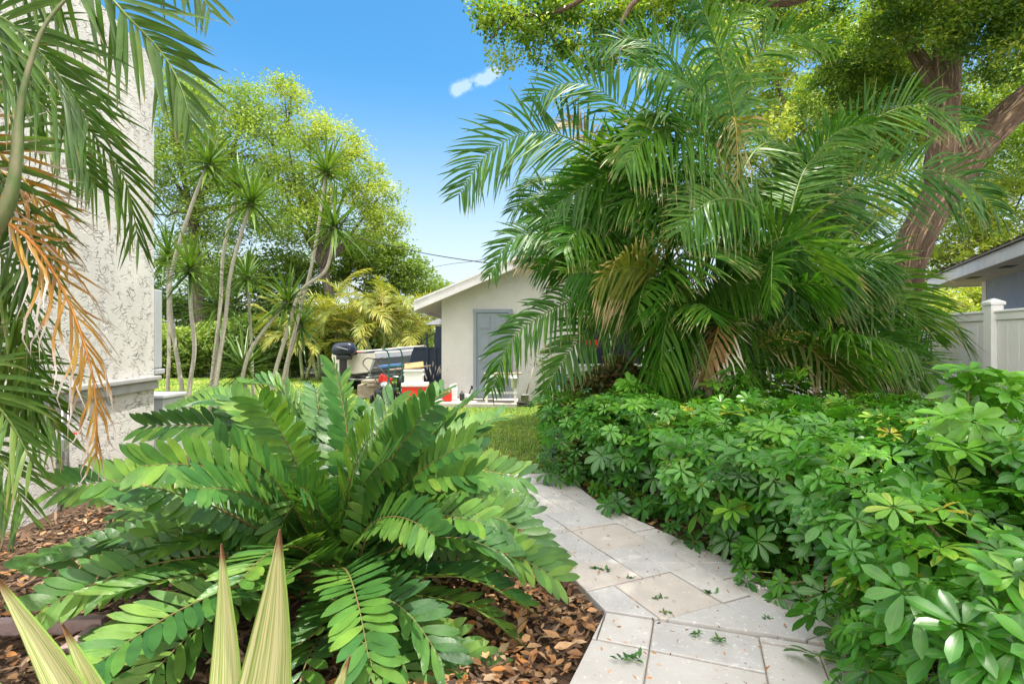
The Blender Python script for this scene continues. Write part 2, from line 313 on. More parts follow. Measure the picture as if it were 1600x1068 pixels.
def agave_mat():
    m, nt, out, N = newmat('variegated_leaf'); lk = nt.links.new
    u = N('Attribute', attribute_name='across'); t = N('Attribute', attribute_name='along'); v = N('Attribute', attribute_name='var')
    co = N('CombineXYZ'); ml = N('Math', operation='MULTIPLY'); ml.inputs[1].default_value = 5.5; lk(u.outputs['Fac'], ml.inputs[0]); lk(ml.outputs[0], co.inputs[0])
    m2 = N('Math', operation='MULTIPLY'); m2.inputs[1].default_value = .5; lk(t.outputs['Fac'], m2.inputs[0]); lk(m2.outputs[0], co.inputs[1])
    m3 = N('Math', operation='MULTIPLY'); m3.inputs[1].default_value = 31; lk(v.outputs['Fac'], m3.inputs[0]); lk(m3.outputs[0], co.inputs[2])
    no = N('TexNoise', Scale=1.0, Detail=3.0); lk(co.outputs[0], no.inputs['Vector'])
    r = ramp(N, [(.40, (.74, .69, .36)), (.46, (.3, .4, .11)), (.50, (.7, .67, .36)), (.56, (.72, .68, .36)), (.60, (.22, .33, .08)), (.68, (.5, .54, .2))]); lk(no.outputs['Fac'], r.inputs[0])
    ab = N('Math', operation='ABSOLUTE'); lk(u.outputs['Fac'], ab.inputs[0]); e = N('MapRange'); e.inputs['From Min'].default_value = .93; e.inputs['From Max'].default_value = .97; lk(ab.outputs[0], e.inputs['Value'])
    mx = N('MixRGB'); lk(e.outputs[0], mx.inputs[0]); lk(r.outputs[0], mx.inputs[1]); mx.inputs[2].default_value = (.24, .36, .07, 1)
    tp = N('MapRange'); tp.inputs['From Min'].default_value = .93; tp.inputs['From Max'].default_value = .97; lk(t.outputs['Fac'], tp.inputs['Value']); m4 = N('MixRGB'); lk(tp.outputs[0], m4.inputs[0]); lk(mx.outputs[0], m4.inputs[1]); m4.inputs[2].default_value = (.2, .1, .04, 1); mx = m4
    p = N('BsdfPrincipled', Roughness=.42); lk(mx.outputs[0], p.inputs['Base Color'])
    tr = N('BsdfTranslucent'); lk(mx.outputs[0], tr.inputs['Color']); ms = N('MixShader'); ms.inputs[0].default_value = .15
    lk(p.outputs[0], ms.inputs[1]); lk(tr.outputs[0], ms.inputs[2]); lk(ms.outputs[0], out.inputs[0]); return m
M['agave'] = agave_mat()

# ------------------------------------------------------------------ sun, sky, camera
SUN = np.array([.26, -.12, .95]); SUN = SUN/np.linalg.norm(SUN)
def lighting():
    w = bpy.data.worlds.new('World'); SC.world = w; w.use_nodes = True; nt = w.node_tree; lk = nt.links.new
    bg = nt.nodes['Background']; bg.inputs['Strength'].default_value = .125
    sk = nt.nodes.new('ShaderNodeTexSky'); sk.sky_type = 'NISHITA'; sk.sun_disc = False
    sk.sun_elevation = math.asin(SUN[2]); sk.sun_rotation = math.atan2(SUN[0], SUN[1])
    sk.air_density = 1.0; sk.dust_density = 1.3; sk.ozone_density = 1.6
    hs = nt.nodes.new('ShaderNodeHueSaturation'); hs.inputs['Saturation'].default_value = 1.38; hs.inputs['Hue'].default_value = .488; lk(sk.outputs[0], hs.inputs['Color'])
    tc = nt.nodes.new('ShaderNodeTexCoord')
    # unseen broken cloud added overhead and behind the camera to fill the shade
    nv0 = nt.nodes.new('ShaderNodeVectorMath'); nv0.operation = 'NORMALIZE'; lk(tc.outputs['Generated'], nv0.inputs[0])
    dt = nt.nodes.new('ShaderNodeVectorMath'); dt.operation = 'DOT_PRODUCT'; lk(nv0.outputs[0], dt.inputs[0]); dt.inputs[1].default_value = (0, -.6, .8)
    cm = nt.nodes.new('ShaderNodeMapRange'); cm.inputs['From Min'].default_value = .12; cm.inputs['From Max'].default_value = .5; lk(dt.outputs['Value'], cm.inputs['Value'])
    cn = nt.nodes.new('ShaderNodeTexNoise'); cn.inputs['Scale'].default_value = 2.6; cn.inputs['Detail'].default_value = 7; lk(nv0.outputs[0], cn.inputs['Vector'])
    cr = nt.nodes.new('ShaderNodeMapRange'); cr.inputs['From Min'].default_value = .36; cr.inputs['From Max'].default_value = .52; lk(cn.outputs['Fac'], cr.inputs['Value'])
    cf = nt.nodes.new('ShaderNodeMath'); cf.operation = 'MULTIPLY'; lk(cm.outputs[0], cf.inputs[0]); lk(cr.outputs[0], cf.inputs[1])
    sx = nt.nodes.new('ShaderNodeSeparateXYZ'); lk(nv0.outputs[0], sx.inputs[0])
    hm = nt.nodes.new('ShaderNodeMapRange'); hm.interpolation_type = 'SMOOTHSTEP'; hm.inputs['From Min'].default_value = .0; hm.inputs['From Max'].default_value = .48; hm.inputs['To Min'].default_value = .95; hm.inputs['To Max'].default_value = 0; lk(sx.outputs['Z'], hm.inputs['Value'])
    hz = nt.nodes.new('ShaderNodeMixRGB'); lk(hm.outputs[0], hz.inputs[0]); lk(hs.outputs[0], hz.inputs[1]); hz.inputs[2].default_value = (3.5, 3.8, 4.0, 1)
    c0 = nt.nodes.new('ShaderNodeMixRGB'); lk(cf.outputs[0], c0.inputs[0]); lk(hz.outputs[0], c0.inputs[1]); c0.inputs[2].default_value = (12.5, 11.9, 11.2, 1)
    # two small wisps of cloud, placed by direction
    no = nt.nodes.new('ShaderNodeTexNoise'); no.inputs['Scale'].default_value = 38; no.inputs['Detail'].default_value = 6; lk(tc.outputs['Generated'], no.inputs['Vector'])
    last = c0.outputs[0]
    for (a, b, rad) in (((712, 142), (775, 114), .015), ((588, 300), (612, 292), .015)):
        A = P(*a, 1)-np.array([0, 0, CH]); B = P(*b, 1)-np.array([0, 0, CH]); A = A/np.linalg.norm(A); B = B/np.linalg.norm(B)
        # distance to the segment AB on the sphere
        ax = (B-A); ln = float(np.linalg.norm(ax)); ax = ax/ln
        def vm(op, *ins):
            n = nt.nodes.new('ShaderNodeVectorMath'); n.operation = op
            for i, x in enumerate(ins):
                if isinstance(x, (tuple, list, np.ndarray)): n.inputs[i].default_value = tuple(float(y) for y in x)
                else: lk(x, n.inputs[i])
            return n
        def ma(op, *ins):
            n = nt.nodes.new('ShaderNodeMath'); n.operation = op
            for i, x in enumerate(ins):
                if isinstance(x, (int, float)): n.inputs[i].default_value = x
                else: lk(x, n.inputs[i])
            return n.outputs[0]
        nv = vm('NORMALIZE', tc.outputs['Generated']).outputs[0]
        rel = vm('SUBTRACT', nv, A).outputs[0]
        s = vm('DOT_PRODUCT', rel, ax).outputs['Value']; s = ma('MINIMUM', ma('MAXIMUM', s, 0.0), ln)
        sc = nt.nodes.new('ShaderNodeVectorMath'); sc.operation = 'SCALE'; sc.inputs[0].default_value = tuple(float(y) for y in ax); lk(s, sc.inputs['Scale'])
        d = vm('LENGTH', vm('SUBTRACT', rel, sc.outputs[0]).outputs[0]).outputs['Value']
        d = ma('ADD', d, ma('MULTIPLY', ma('SUBTRACT', no.outputs['Fac'], .5), -.012)); f = ma('SUBTRACT', 1.0, ma('DIVIDE', d, rad)); f = ma('MAXIMUM', f, 0.0); f = ma('MULTIPLY', f, f)
        f = ma('MULTIPLY', f, ma('MULTIPLY', ma('MAXIMUM', ma('SUBTRACT', no.outputs['Fac'], .34), 0.0), 5.0)); f = ma('MINIMUM', f, .3)
        mx = nt.nodes.new('ShaderNodeMixRGB'); lk(f, mx.inputs[0]); lk(last, mx.inputs[1]); mx.inputs[2].default_value = (6, 6.2, 6.5, 1); last = mx.outputs[0]
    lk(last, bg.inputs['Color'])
    l = bpy.data.lights.new('sun', 'SUN'); l.energy = 3.1; l.angle = math.radians(.5); l.color = (1, .95, .86)
    o = bpy.data.objects.new('sun', l); COL.objects.link(o); o.rotation_euler = Vector(SUN).to_track_quat('Z', 'Y').to_euler()
    c = bpy.data.cameras.new('camera'); c.lens = 18; c.sensor_width = 36; c.clip_end = 2000; c.clip_start = .05
    co = bpy.data.objects.new('camera', c); COL.objects.link(co); co.location = (0, 0, CH); co.rotation_euler = (math.pi/2, 0, 0); SC.camera = co
    SC.view_settings.view_transform = 'Standard'; SC.view_settings.look = 'None'; SC.view_settings.exposure = EXPO; SC.view_settings.gamma = 1
EXPO = 1.12
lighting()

# ------------------------------------------------------------------ setting
def sheet(name, pts, z, mat, kind='structure', res=None):
    a = Acc(); pts = np.array([(x, y, z) for x, y in pts], float); a.add(pts, np.arange(len(pts))[None], smooth=False)
    return tag(a.build(name, mat), kind=kind)
sheet('ground', [(-250, -60), (250, -60), (250, 500), (-250, 500)], 0, M['dirt'])
sheet('mulch_bed', [(-4.6, -1), (5.9, -1), (6.6, 8.4), (1.0, 8.2), (.2, 5.6), (-.4, 5.3), (-2.2, 5.5), (-4.2, 6.4)], .004, M['mulchsoil'])
sheet('lawn', [(-.4, 5.32), (.2, 5.62), (1.0, 8.22), (4, 8.4), (4, 11.9), (-1.65, 11.9), (-3.5, 11.8), (-14, 13.5), (-14, 20), (-18, 20), (-16, 9), (-4.3, 6.42), (-2.2, 5.52)], .006, M['lawnsoil'])

def clip(poly, conv):
    out = [tuple(p) for p in poly]
    n = len(conv)
    for i in range(n):
        a = conv[i]; b = conv[(i+1) % n]; inp = out; out = []
        if not inp: break
        def side(p): return (b[0]-a[0])*(p[1]-a[1])-(b[1]-a[1])*(p[0]-a[0])
        for j in range(len(inp)):
            p = inp[j]; q = inp[(j+1) % len(inp)]; sp = side(p); sq = side(q)
            if sp >= 0: out.append(p)
            if (sp >= 0) != (sq >= 0):
                t = sp/(sp-sq); out.append((p[0]+(q[0]-p[0])*t, p[1]+(q[1]-p[1])*t))
    return out
def pavers(acc, conv, ang, org, unit, seed, z0, z1):
    """mixed-size pavers on a rotated module grid, cut to the convex outline conv (counter-clockwise)"""
    rr = random.Random(seed); G = 30; used = set(); ca, sa = math.cos(ang), math.sin(ang)
    cells = []
    for j in range(-G, G):
        for i in range(-G, G):
            if (i, j) in used: continue
            opts = [(2, 2), (2, 2), (2, 2), (2, 1), (1, 2), (1, 2), (2, 1), (3, 2)] if True else []
            rr.shuffle(opts)
            opts = opts if rr.random() < .8 else [(2, 2)]+opts
            for w, h in opts+[(1, 1)]:
                cc = [(i+x, j+y) for x in range(w) for y in range(h)]
                if all(c not in used for c in cc): break
            used.update(cc); cells.append((i, j, w, h))
    for (i, j, w, h) in cells:
        g = .0035/unit
        q = [(i+g, j+g), (i+w-g, j+g), (i+w-g, j+h-g), (i+g, j+h-g)]
        q = [(org[0]+unit*(x*ca-y*sa), org[1]+unit*(x*sa+y*ca)) for x, y in q]
        q = clip(q, conv)
        if len(q) < 3: continue
        q = np.array(q); k = np.linalg.norm(q-np.roll(q, 1, 0), axis=1) > 1e-4; q = q[k]
        if len(q) < 3: continue
        ar = .5*abs(np.sum(q[:, 0]*np.roll(q[:, 1], -1)-np.roll(q[:, 0], -1)*q[:, 1]))
        if ar < .0012: continue
        c = q.mean(0); z = z1+rr.uniform(-.003, .003); tl = (rr.uniform(-.006, .006), rr.uniform(-.006, .006)); n = len(q)
        inner = c+(q-c)*(1-.004/max(math.sqrt(ar)*.5, .03))
        def H(p, dz): return np.column_stack([p, z+dz+(p-c)@np.array(tl)])
        V = np.vstack([np.column_stack([q, np.full(n, z0)]), H(q, -.004), H(inner, 0)])
        a = np.arange(n); b = (a+1) % n
        acc.add(V, [np.stack([a, b, b+n, a+n], -1), np.stack([a+n, b+n, b+2*n, a+2*n], -1), (a+2*n)[None]], rr.choice([0, 0, 0, 1, 1, 2]), smooth=False)
def path():
    a = Acc()
    A = [(-.15, 1.2), (1.05, .9), (1.75, 2.05), (1.55, 2.25), (.47, 2.59), (.25, 2.1)]
    # far, raised part in three convex pieces sharing one grid
    L = [(.47, 2.6), (.285, 3.15), (.13, 3.7), (-.02, 4.4), (-.1, 5.25)]
    Rr = [(1.56, 2.27), (1.38, 3.15), (.98, 3.85), (.7, 4.45), (.5, 5.3)]
    pavers(a, A, math.radians(-20), (.47, 2.58), .235, 5, 0, .034)
    ang = math.atan2(1.1, 2.45)
    for k in range(4):
        pavers(a, [L[k], Rr[k], Rr[k+1], L[k+1]], ang, (.47, 2.6), .2, 11, 0, .045)
    g = Acc()
    for pl in (A, L+Rr[::-1]):
        p = np.array(pl); 
    o = tag(a.build('path', [M['paver'], M['paver_grey'], M['paver_tan']]), kind='structure')
    pts = [(-.15+.02, 1.22), (1.05, .93), (1.72, 2.05), (1.52, 2.26), (1.36, 3.14), (.96, 3.83), (.68, 4.43), (.48, 5.27), (-.08, 5.22), (0, 4.4), (.15, 3.7), (.305, 3.15), (.49, 2.6), (.27, 2.1)]
    g.add(np.array([(x, y, .024) for x, y in pts]), np.arange(len(pts))[None], smooth=False)
    tag(g.build('path_joint_sand', M['grout']), kind='structure')
path()
def in_path(x, y):
    left = np.interp(y, [1.2, 2.1, 2.59, 3.15, 3.7, 4.4, 5.25], [-.15, .25, .47, .285, .13, -.02, -.1])
    right = np.interp(y, [.9, 2.05, 2.26, 3.15, 3.85, 4.45, 5.3], [1.05, 1.75, 1.55, 1.38, .98, .7, .5])
    return (x > left-.02) & (x < right+.02) & (y < 5.3)
def flat_leaves(name, n, xr, yr, L, mat, keep, zmax=.03, aspect=.3, cl=.3, power=1.0):
    a = Acc(); x = R.uniform(*xr, n); y = yr[0]+(yr[1]-yr[0])*R.random(n)**power; k = keep(x, y); x, y = x[k], y[k]; n = len(x)
    th = R.uniform(0, 6.28, n); D = np.column_stack([np.cos(th), np.sin(th), R.normal(0, .22, n)])
    U = nrm(np.column_stack([R.normal(0, .3, n), R.normal(0, .3, n), np.ones(n)])); U = nrm(U-np.sum(U*nrm(D), 1)[:, None]*nrm(D))
    Ls = R.uniform(*L, n); B = np.column_stack([x, y, R.uniform(.012, zmax, n)])-D*Ls[:, None]*.5; B[:, 2] = np.maximum(B[:, 2], .01)
    strips(a, B, D, U, Ls, Ls*aspect*R.uniform(.6, 1.2, n), 3, 'leaf', R.normal(0, .12, n), cl, R.random(n))
    return tag(a.build(name, mat), kind='stuff')
flat_leaves('bark_mulch', 17000, (-3.6, .5), (1.3, 5.2), (.012, .1), M['chips'], lambda x, y: ~in_path(x, y), .035, .16, .1, 1.3)
flat_leaves('fallen_leaves', 3800, (-.9, .6), (1.5, 4.2), (.02, .09), M['litter'], lambda x, y: ~in_path(x, y) & (x > -.75+.2*R.normal(size=len(x))), .05, .3, .35, 1.2)
flat_leaves('scattered_leaves', 1500, (-3.4, -.6), (1.5, 4.5), (.03, .075), M['litter'], lambda x, y: ~in_path(x, y), .05, .28, .35)
flat_leaves('hedge_leaf_litter', 1800, (.6, 3.0), (1.6, 5.5), (.03, .07), M['litter'], lambda x, y: ~in_path(x, y), .05, .3, .35)

flat_leaves('path_debris', 900, (-.1, 1.6), (1.6, 5.2), (.008, .03), M['litter'], lambda x, y: in_path(x, y), .055, .2, .2)
bpy.data.objects['path_debris'].location.z = .036
def grass(name, n, poly_test, xr, yr, h, w, label):
    a = Acc(); x = R.uniform(*xr, n); y = R.uniform(*yr, n); k = poly_test(x, y); x, y = x[k], y[k]; n = len(x)
    th = R.uniform(0, 6.28, n); D = np.column_stack([np.cos(th)*.55, np.sin(th)*.55, np.ones(n)]); U = np.column_stack([np.cos(th), np.sin(th), R.normal(0, .3, n)])
    patch = .5+.5*np.sin(x*2.1+1.3*np.sin(y*1.7))*np.sin(y*1.9+.8*np.sin(x*3))
    strips(a, np.column_stack([x, y, np.full(n, .005)]), D, U, R.uniform(*h, n), w, 2, 'blade', .35, .1, np.clip(.15+.45*patch+R.normal(0, .2, n), 0, 1))
    return tag(a.build(name, M['grass']), kind='stuff')
grass('lawn_grass', 70000, lambda x, y: ~in_path(x, y) & (y > 5.3+.35*np.abs(x)-.2*(x > 0)*x) & ((y < 10.85) | (x > .05)), (-2.2, 2.6), (5.35, 11.6), (.04, .09), .004, '')
grass('far_lawn_grass', 60000, lambda x, y: y > 8+(x+9)*.2, (-13, -3.2), (8, 19.5), (.05, .11), .009, '')

# ------------------------------------------------------------------ palms
def frond(acc, C, Lmax, W, npairs, t0=.16, up=(0, 0, 1), roll=0.0, ang=(62, 22), vee=22, droop=.28, fold=.25, rw=.014, K=4, prof='palm', mats=(0, 1), lprof=None, curl=0.0, drop=0.0, side=None, jit=.1, tj=.25):
    C = np.asarray(C, float); C = smooth_path(C, 40)
    T, U, S = frames(C, up)
    if roll:
        c, s = math.cos(roll), math.sin(roll); U, S = U*c+S*s, S*c-U*s
    tube(acc, C, [rw, rw*.8, rw*.45, rw*.15], 6, mats[1])
    lp = lprof or ([0, .12, .35, .65, .9, 1], [.55, .8, 1, .85, .5, .28])
    for sd in (-1, 1):
        if side and sd not in side: continue
        tt = t0+(1-t0)*(np.arange(npairs)+.5+R.uniform(-tj, tj, npairs))/npairs
        if drop: tt = tt[R.random(npairs) > drop]
        n = len(tt); x = tt*39; i = np.minimum(x.astype(int), 38); f = (x-i)[:, None]
        b = C[i]*(1-f)+C[i+1]*f; Ti, Ui, Si = T[i], U[i], S[i]; q = (tt-t0)/(1-t0)
        a = np.radians(np.interp(q, [0, 1], ang)+R.normal(0, 60*jit, n)); v = np.radians(vee+R.normal(0, 70*jit, n))
        D = np.cos(a)[:, None]*Ti+np.sin(a)[:, None]*(sd*Si*np.cos(v)[:, None]+Ui*np.sin(v)[:, None])
        Nn = Ui*np.cos(v)[:, None]-sd*Si*np.sin(v)[:, None]+R.normal(0, jit*1.2, (n, 3))
        L = Lmax*np.interp(q, *lp)*R.uniform(1-jit, 1+jit, n)
        strips(acc, b, D, nrm(Nn), L, W*(.6+.4*L/Lmax), K, prof, droop*R.uniform(.4, 1.6, n), fold, np.clip(R.random()*.5+R.normal(.25, .16, n), 0, 1), curl, mats[0])
def arc(base, az, el, L, bend, n=9):
    p = [np.array(base, float)]; s = L/(n-1)
    for k in range(n-1):
        e = el-bend*((k+.5)/(n-1))**1.25
        p.append(p[-1]+s*np.array([math.cos(e)*math.cos(az), math.cos(e)*math.sin(az), math.sin(e)]))
    return np.array(p)

def areca():
    root = thing('areca_palm', 'large clump of feathery areca palm between the hedge and the stucco garage', 'palm', (2.5, 6.7, 0))
    a = Acc(); tops = []
    for k in range(15):
        az = k*2.4; r = .15+.5*math.sqrt((k+.5)/15); h = R.uniform(1.3, 3.3) if k > 3 else R.uniform(2.6, 3.5)
        b = np.array([2.5+r*math.cos(az), 6.7+r*.8*math.sin(az), 0]); ln = R.uniform(.12, .34)*h
        t = b+np.array([ln*math.cos(az), ln*math.sin(az)*.8, h]); m = (b+t)/2+np.array([0, 0, .12*h])-np.array([.1*ln*math.cos(az), .1*ln*math.sin(az), 0])
        c = Acc(); tube(c, [b, m, t], [.055, .05, .045, .035], 9, 0, 14); c.build('cane', M['cane'], root); tops.append((t, az))
    c = Acc(); b = P(1106, 660, 5.9); tube(c, [P(1108, 700, 6.0)*[1, 1, 0], P(1108, 600, 6.0), P(1102, 480, 6.1), P(1090, 400, 6.2)], [.06, .055, .05, .03], 10, 0, 14); c.build('cane', M['cane'], root)
    def one(C, L=.6, W=.0165, n=54, mat='areca', rm='rachis', up=(0, -.9, .45), **k):
        f = Acc(); frond(f, C, L, W, n, up=up, **k); return f.build('frond', [M[mat], M[rm]], root)
    keys = [
        [(1010, 340, 6.4), (930, 240, 6.3), (840, 205, 6.2), (765, 238, 6.1), (716, 305, 6.1)],
        [(1020, 440, 6.4), (930, 385, 6.2), (860, 365, 6.1), (800, 375, 6.0), (765, 430, 6.0)],
        [(1030, 470, 6.2), (950, 455, 5.9), (870, 480, 5.7), (800, 530, 5.6), (768, 610, 5.6)],
        [(1040, 450, 6.2), (985, 460, 5.9), (930, 500, 5.7), (885, 555, 5.6), (850, 615, 5.6)],
        [(1060, 400, 6.5), (1000, 215, 6.4), (940, 142, 6.3), (880, 130, 6.2), (832, 160, 6.2)],
        [(1080, 400, 6.0), (1050, 312, 5.8), (1016, 271, 5.7), (960, 266, 5.6), (863, 322, 5.5)],
        [(1120, 400, 6.6), (1110, 230, 6.6), (1060, 110, 6.6), (1000, 60, 6.6), (930, 75, 6.6)],
        [(1130, 400, 6.6), (1130, 220, 6.6), (1165, 110, 6.6), (1230, 55, 6.5), (1300, 70, 6.4)],
        [(1110, 400, 6.9), (1100, 210, 7.0), (1110, 90, 7.1), (1150, 25, 7.1), (1200, 10, 7.0)],
        [(1080, 470, 6.0), (1062, 440, 5.6), (1050, 465, 5.35), (1036, 530, 5.25), (1030, 600, 5.25)],
        [(1090, 480, 6.0), (1030, 440, 5.6), (1070, 398, 5.3), (1110, 385, 5.2), (1160, 395, 5.2)],
        [(1190, 450, 6.4), (1290, 320, 6.1), (1400, 270, 5.9), (1490, 275, 5.8), (1565, 335, 5.8)],
        [(1180, 430, 6.6), (1260, 280, 6.6), (1360, 190, 6.5), (1450, 165, 6.5), (1540, 215, 6.5)],
        [(1190, 480, 6.3), (1250, 425, 6.0), (1340, 420, 5.8), (1410, 470, 5.7), (1455, 530, 5.7)],
        [(1180, 450, 6.5), (1230, 330, 6.3), (1270, 250, 6.2), (1310, 205, 6.1), (1360, 195, 6.0)],
        [(1150, 450, 6.0), (1185, 395, 5.7), (1230, 370, 5.5), (1262, 400, 5.4), (1270, 470, 5.4)],
        [(1060, 480, 6.2), (960, 420, 6.3), (900, 330, 6.5), (850, 300, 6.6), (800, 330, 6.7)]]
    for i, k in enumerate(keys):
        one([P(*p) for p in k], L=R.uniform(.48, .56) if i in (1, 2, 3) else R.uniform(.7, .84), roll=R.uniform(-.25, .25), droop=R.uniform(.2, .42), vee=14, ang=(72, 36), n=62, K=6)
    for k, mt, rm in (([(1120, 330, 6.1), (1130, 210, 5.7), (1146, 185, 5.5), (1152, 240, 5.4), (1150, 335, 5.4)], 'areca_yellow', 'rachis_yellow'),
                  ([(1160, 560, 6.1), (1210, 530, 5.7), (1265, 545, 5.5), (1318, 603, 5.4), (1358, 655, 5.4)], 'areca_yellow', 'rachis_yellow'),
                  ([(1110, 540, 6), (1125, 500, 5.7), (1120, 520, 5.5), (1108, 560, 5.4), (1100, 600, 5.4)], 'areca_dead', 'rachis_yellow'),
                  ([(960, 290, 6.9), (920, 215, 6.9), (890, 190, 6.9), (870, 200, 6.9)], 'areca_dead', 'rachis_yellow')):
        o = one([P(*p) for p in k], L=.46, W=.013, mat=mt, rm=rm, curl=.07, droop=.35, n=40, drop=.1)
        o['label'] = 'yellowing frond' if mt == 'areca_yellow' else 'dry brown frond'
    i = 0
    while i < 76:
        t, az0 = tops[i % 15]; az = az0+R.normal(0, 1.0); el = math.radians(R.uniform(28, 84)); L = R.uniform(1.8, 2.7)
        if i >= 52:
            a2 = R.uniform(0, 6.28); t = np.array([2.6+.75*math.cos(a2), 6.55+.5*math.sin(a2), R.uniform(.3, 1.9)]); az = a2+R.normal(0, .6)
            if i % 2: az = R.uniform(-2.6, -.4)
        C = arc(t-np.array([0, 0, R.uniform(0, .25)]), az, el, L, math.radians(R.uniform(65, 130)))
        px = CX+C[-1][0]/C[-1][1]*F; py = CY-(C[-1][2]-CH)/C[-1][1]*F
        if (px < 930 and py > 430) or (px < 800 and py < 660) or (C[-1][0] < .45 and C[-1][2] < 1.9) or (px > 1400 and py < 470) or C[-1][1] > 11 or C[:, 1].min() < 4.6: continue
        i += 1
        if C[:, 2].min() < .25: C[:, 2] = np.maximum(C[:, 2], .3)
        one(C, L=R.uniform(.65, .82), n=58, K=5, roll=R.uniform(-.45, .45), droop=R.uniform(.18, .48), curl=.015, up=(0, -.75, .65), vee=10, ang=(72, 34), mat='areca' if R.random() > .06 else 'areca_yellow')
areca()

def near_palm():
    root = thing('foreground_palm', 'palm reaching in from the left edge with one withering orange frond', 'palm', (-3.05, 1.9, 0))
    c = Acc(); tube(c, [(-3.05, 1.9, 0), (-3.0, 1.9, 1.0), (-2.9, 1.95, 2.2)], [.12, .1, .08], 10, 0, 12); c.build('trunk', M['cane'], root)
    def one(C, L, W, n, mat='near_palm', rm='rachis', lab=None, **k):
        f = Acc(); frond(f, [P(*p) if not isinstance(p, np.ndarray) else p for p in C], L, W, n, K=6, **k); o = f.build('frond', [M[mat], M[rm]], root)
        if lab: o['label'] = lab
    one([(-260, 100, 2.2), (-60, -80, 2.15), (120, -40, 2.1), (210, 37, 2.1), (258, 90, 2.1), (284, 140, 2.1), (300, 195, 2.1)], .46, 0.0125, 53, ang=(64, 24), droop=.16, vee=4, up=(0, -1, .35), rw=.016)
    one([(-240, 60, 2.5), (-40, -160, 2.45), (150, -150, 2.4), (280, -60, 2.4), (330, 20, 2.4)], .46, 0.0120, 44, ang=(64, 26), droop=.22, vee=6, up=(0, -1, .35))
    one([(-220, 200, 2.4), (-40, 40, 2.4), (56, 86, 2.4), (150, 215, 2.4), (195, 280, 2.4), (217, 378, 2.4)], 0.513, 0.0086, 47, ang=(48, 18), droop=.2, vee=15, up=(.5, -.7, .5))
    one([(-300, 260, 1.9), (-140, 60, 1.9), (-20, 20, 1.9), (70, 90, 1.9), (140, 190, 1.9)], 0.567, 0.0103, 40, ang=(60, 22), droop=.25, up=(.2, -.8, .5))
    one([(-300, 400, 2.0), (-120, 210, 2.0), (-30, 230, 2.0), (30, 330, 2.0), (60, 430, 2.0)], 0.567, 0.0103, 36, ang=(72, 25), droop=.12, up=(.2, -.9, .3))
    one([(-260, 500, 2.2), (-120, 380, 2.1), (5, 401, 2.05), (37, 481, 2.0), (42, 575, 2.0), (33, 640, 2.0)], 0.486, 0.0086, 49, ang=(60, 20), droop=.2, up=(.1, -.9, .3))
    one([(-280, 430, 2.0), (-100, 310, 1.95), (28, 359, 1.9), (94, 444, 1.9), (136, 551, 1.9), (150, 631, 1.9), (150, 712, 1.9)], .36, 0.0056, 37, mat='orange_frond', rm='rachis_orange', ang=(42, 14), droop=.2, curl=.1, up=(.1, -.9, .3), lab='withering orange frond with curled grey tips', rw=.012)
    one([(-250, 400, 2.1), (-120, 240, 2.1), (-40, 240, 2.1), (30, 290, 2.1), (110, 345, 2.1)], .42, 0.0065, 17, mat='orange_frond', rm='rachis_orange', ang=(44, 20), droop=.1, curl=.05, vee=4, up=(.1, -.9, .3), lab='yellowed frond with brown tips')
    one([(-260, 620, 2.2), (-140, 560, 2.0), (-50, 590, 1.9), (10, 650, 1.85), (50, 720, 1.8)], 0.459, 0.0095, 38, ang=(65, 24), droop=.2, up=(.2, -.8, .5))
    one([(-260, 720, 2.3), (-150, 660, 2.1), (-60, 670, 2.0), (10, 730, 1.95), (40, 800, 1.9)], 0.432, 0.0095, 36, ang=(60, 24), droop=.25, up=(.2, -.8, .5))
    one([(-200, 560, 2.4), (-100, 520, 2.3), (-20, 560, 2.2), (40, 600, 2.2), (95, 680, 2.2)], 0.459, 0.0086, 36, ang=(60, 22), droop=.2, up=(.2, -.8, .5))
    one([(-300, 330, 2.3), (-120, 130, 2.3), (0, 120, 2.3), (90, 190, 2.3), (150, 290, 2.3)], .42, .0105, 44, ang=(60, 22), droop=.2, up=(.2, -.8, .5))
    one([(-280, 560, 2.15), (-120, 450, 2.1), (-30, 480, 2.1), (30, 560, 2.1), (60, 660, 2.1)], .36, .0095, 42, ang=(62, 22), droop=.2, up=(.2, -.9, .3))
    one([(-260, 330, 2.0), (-100, 190, 2.0), (0, 240, 2.0), (70, 330, 2.0), (110, 420, 2.0)], .36, .007, 24, mat='orange_frond', rm='rachis_yellow', ang=(46, 20), droop=.15, curl=.05, up=(.1, -.9, .3), lab='thin golden frond with brown tips')
    s = Acc(); tube(s, [P(-60, 420, 1.6), P(5, 335, 1.6), P(25, 260, 1.6), P(30, 180, 1.6), P(44, 110, 1.6), P(70, 40, 1.62), P(120, -20, 1.65)], [.018, .022, .016, .011, .008, .006, .004], 10, 0, 26, wob=.08); s.build('leaf_sheath', M['sheath'], root)
near_palm()

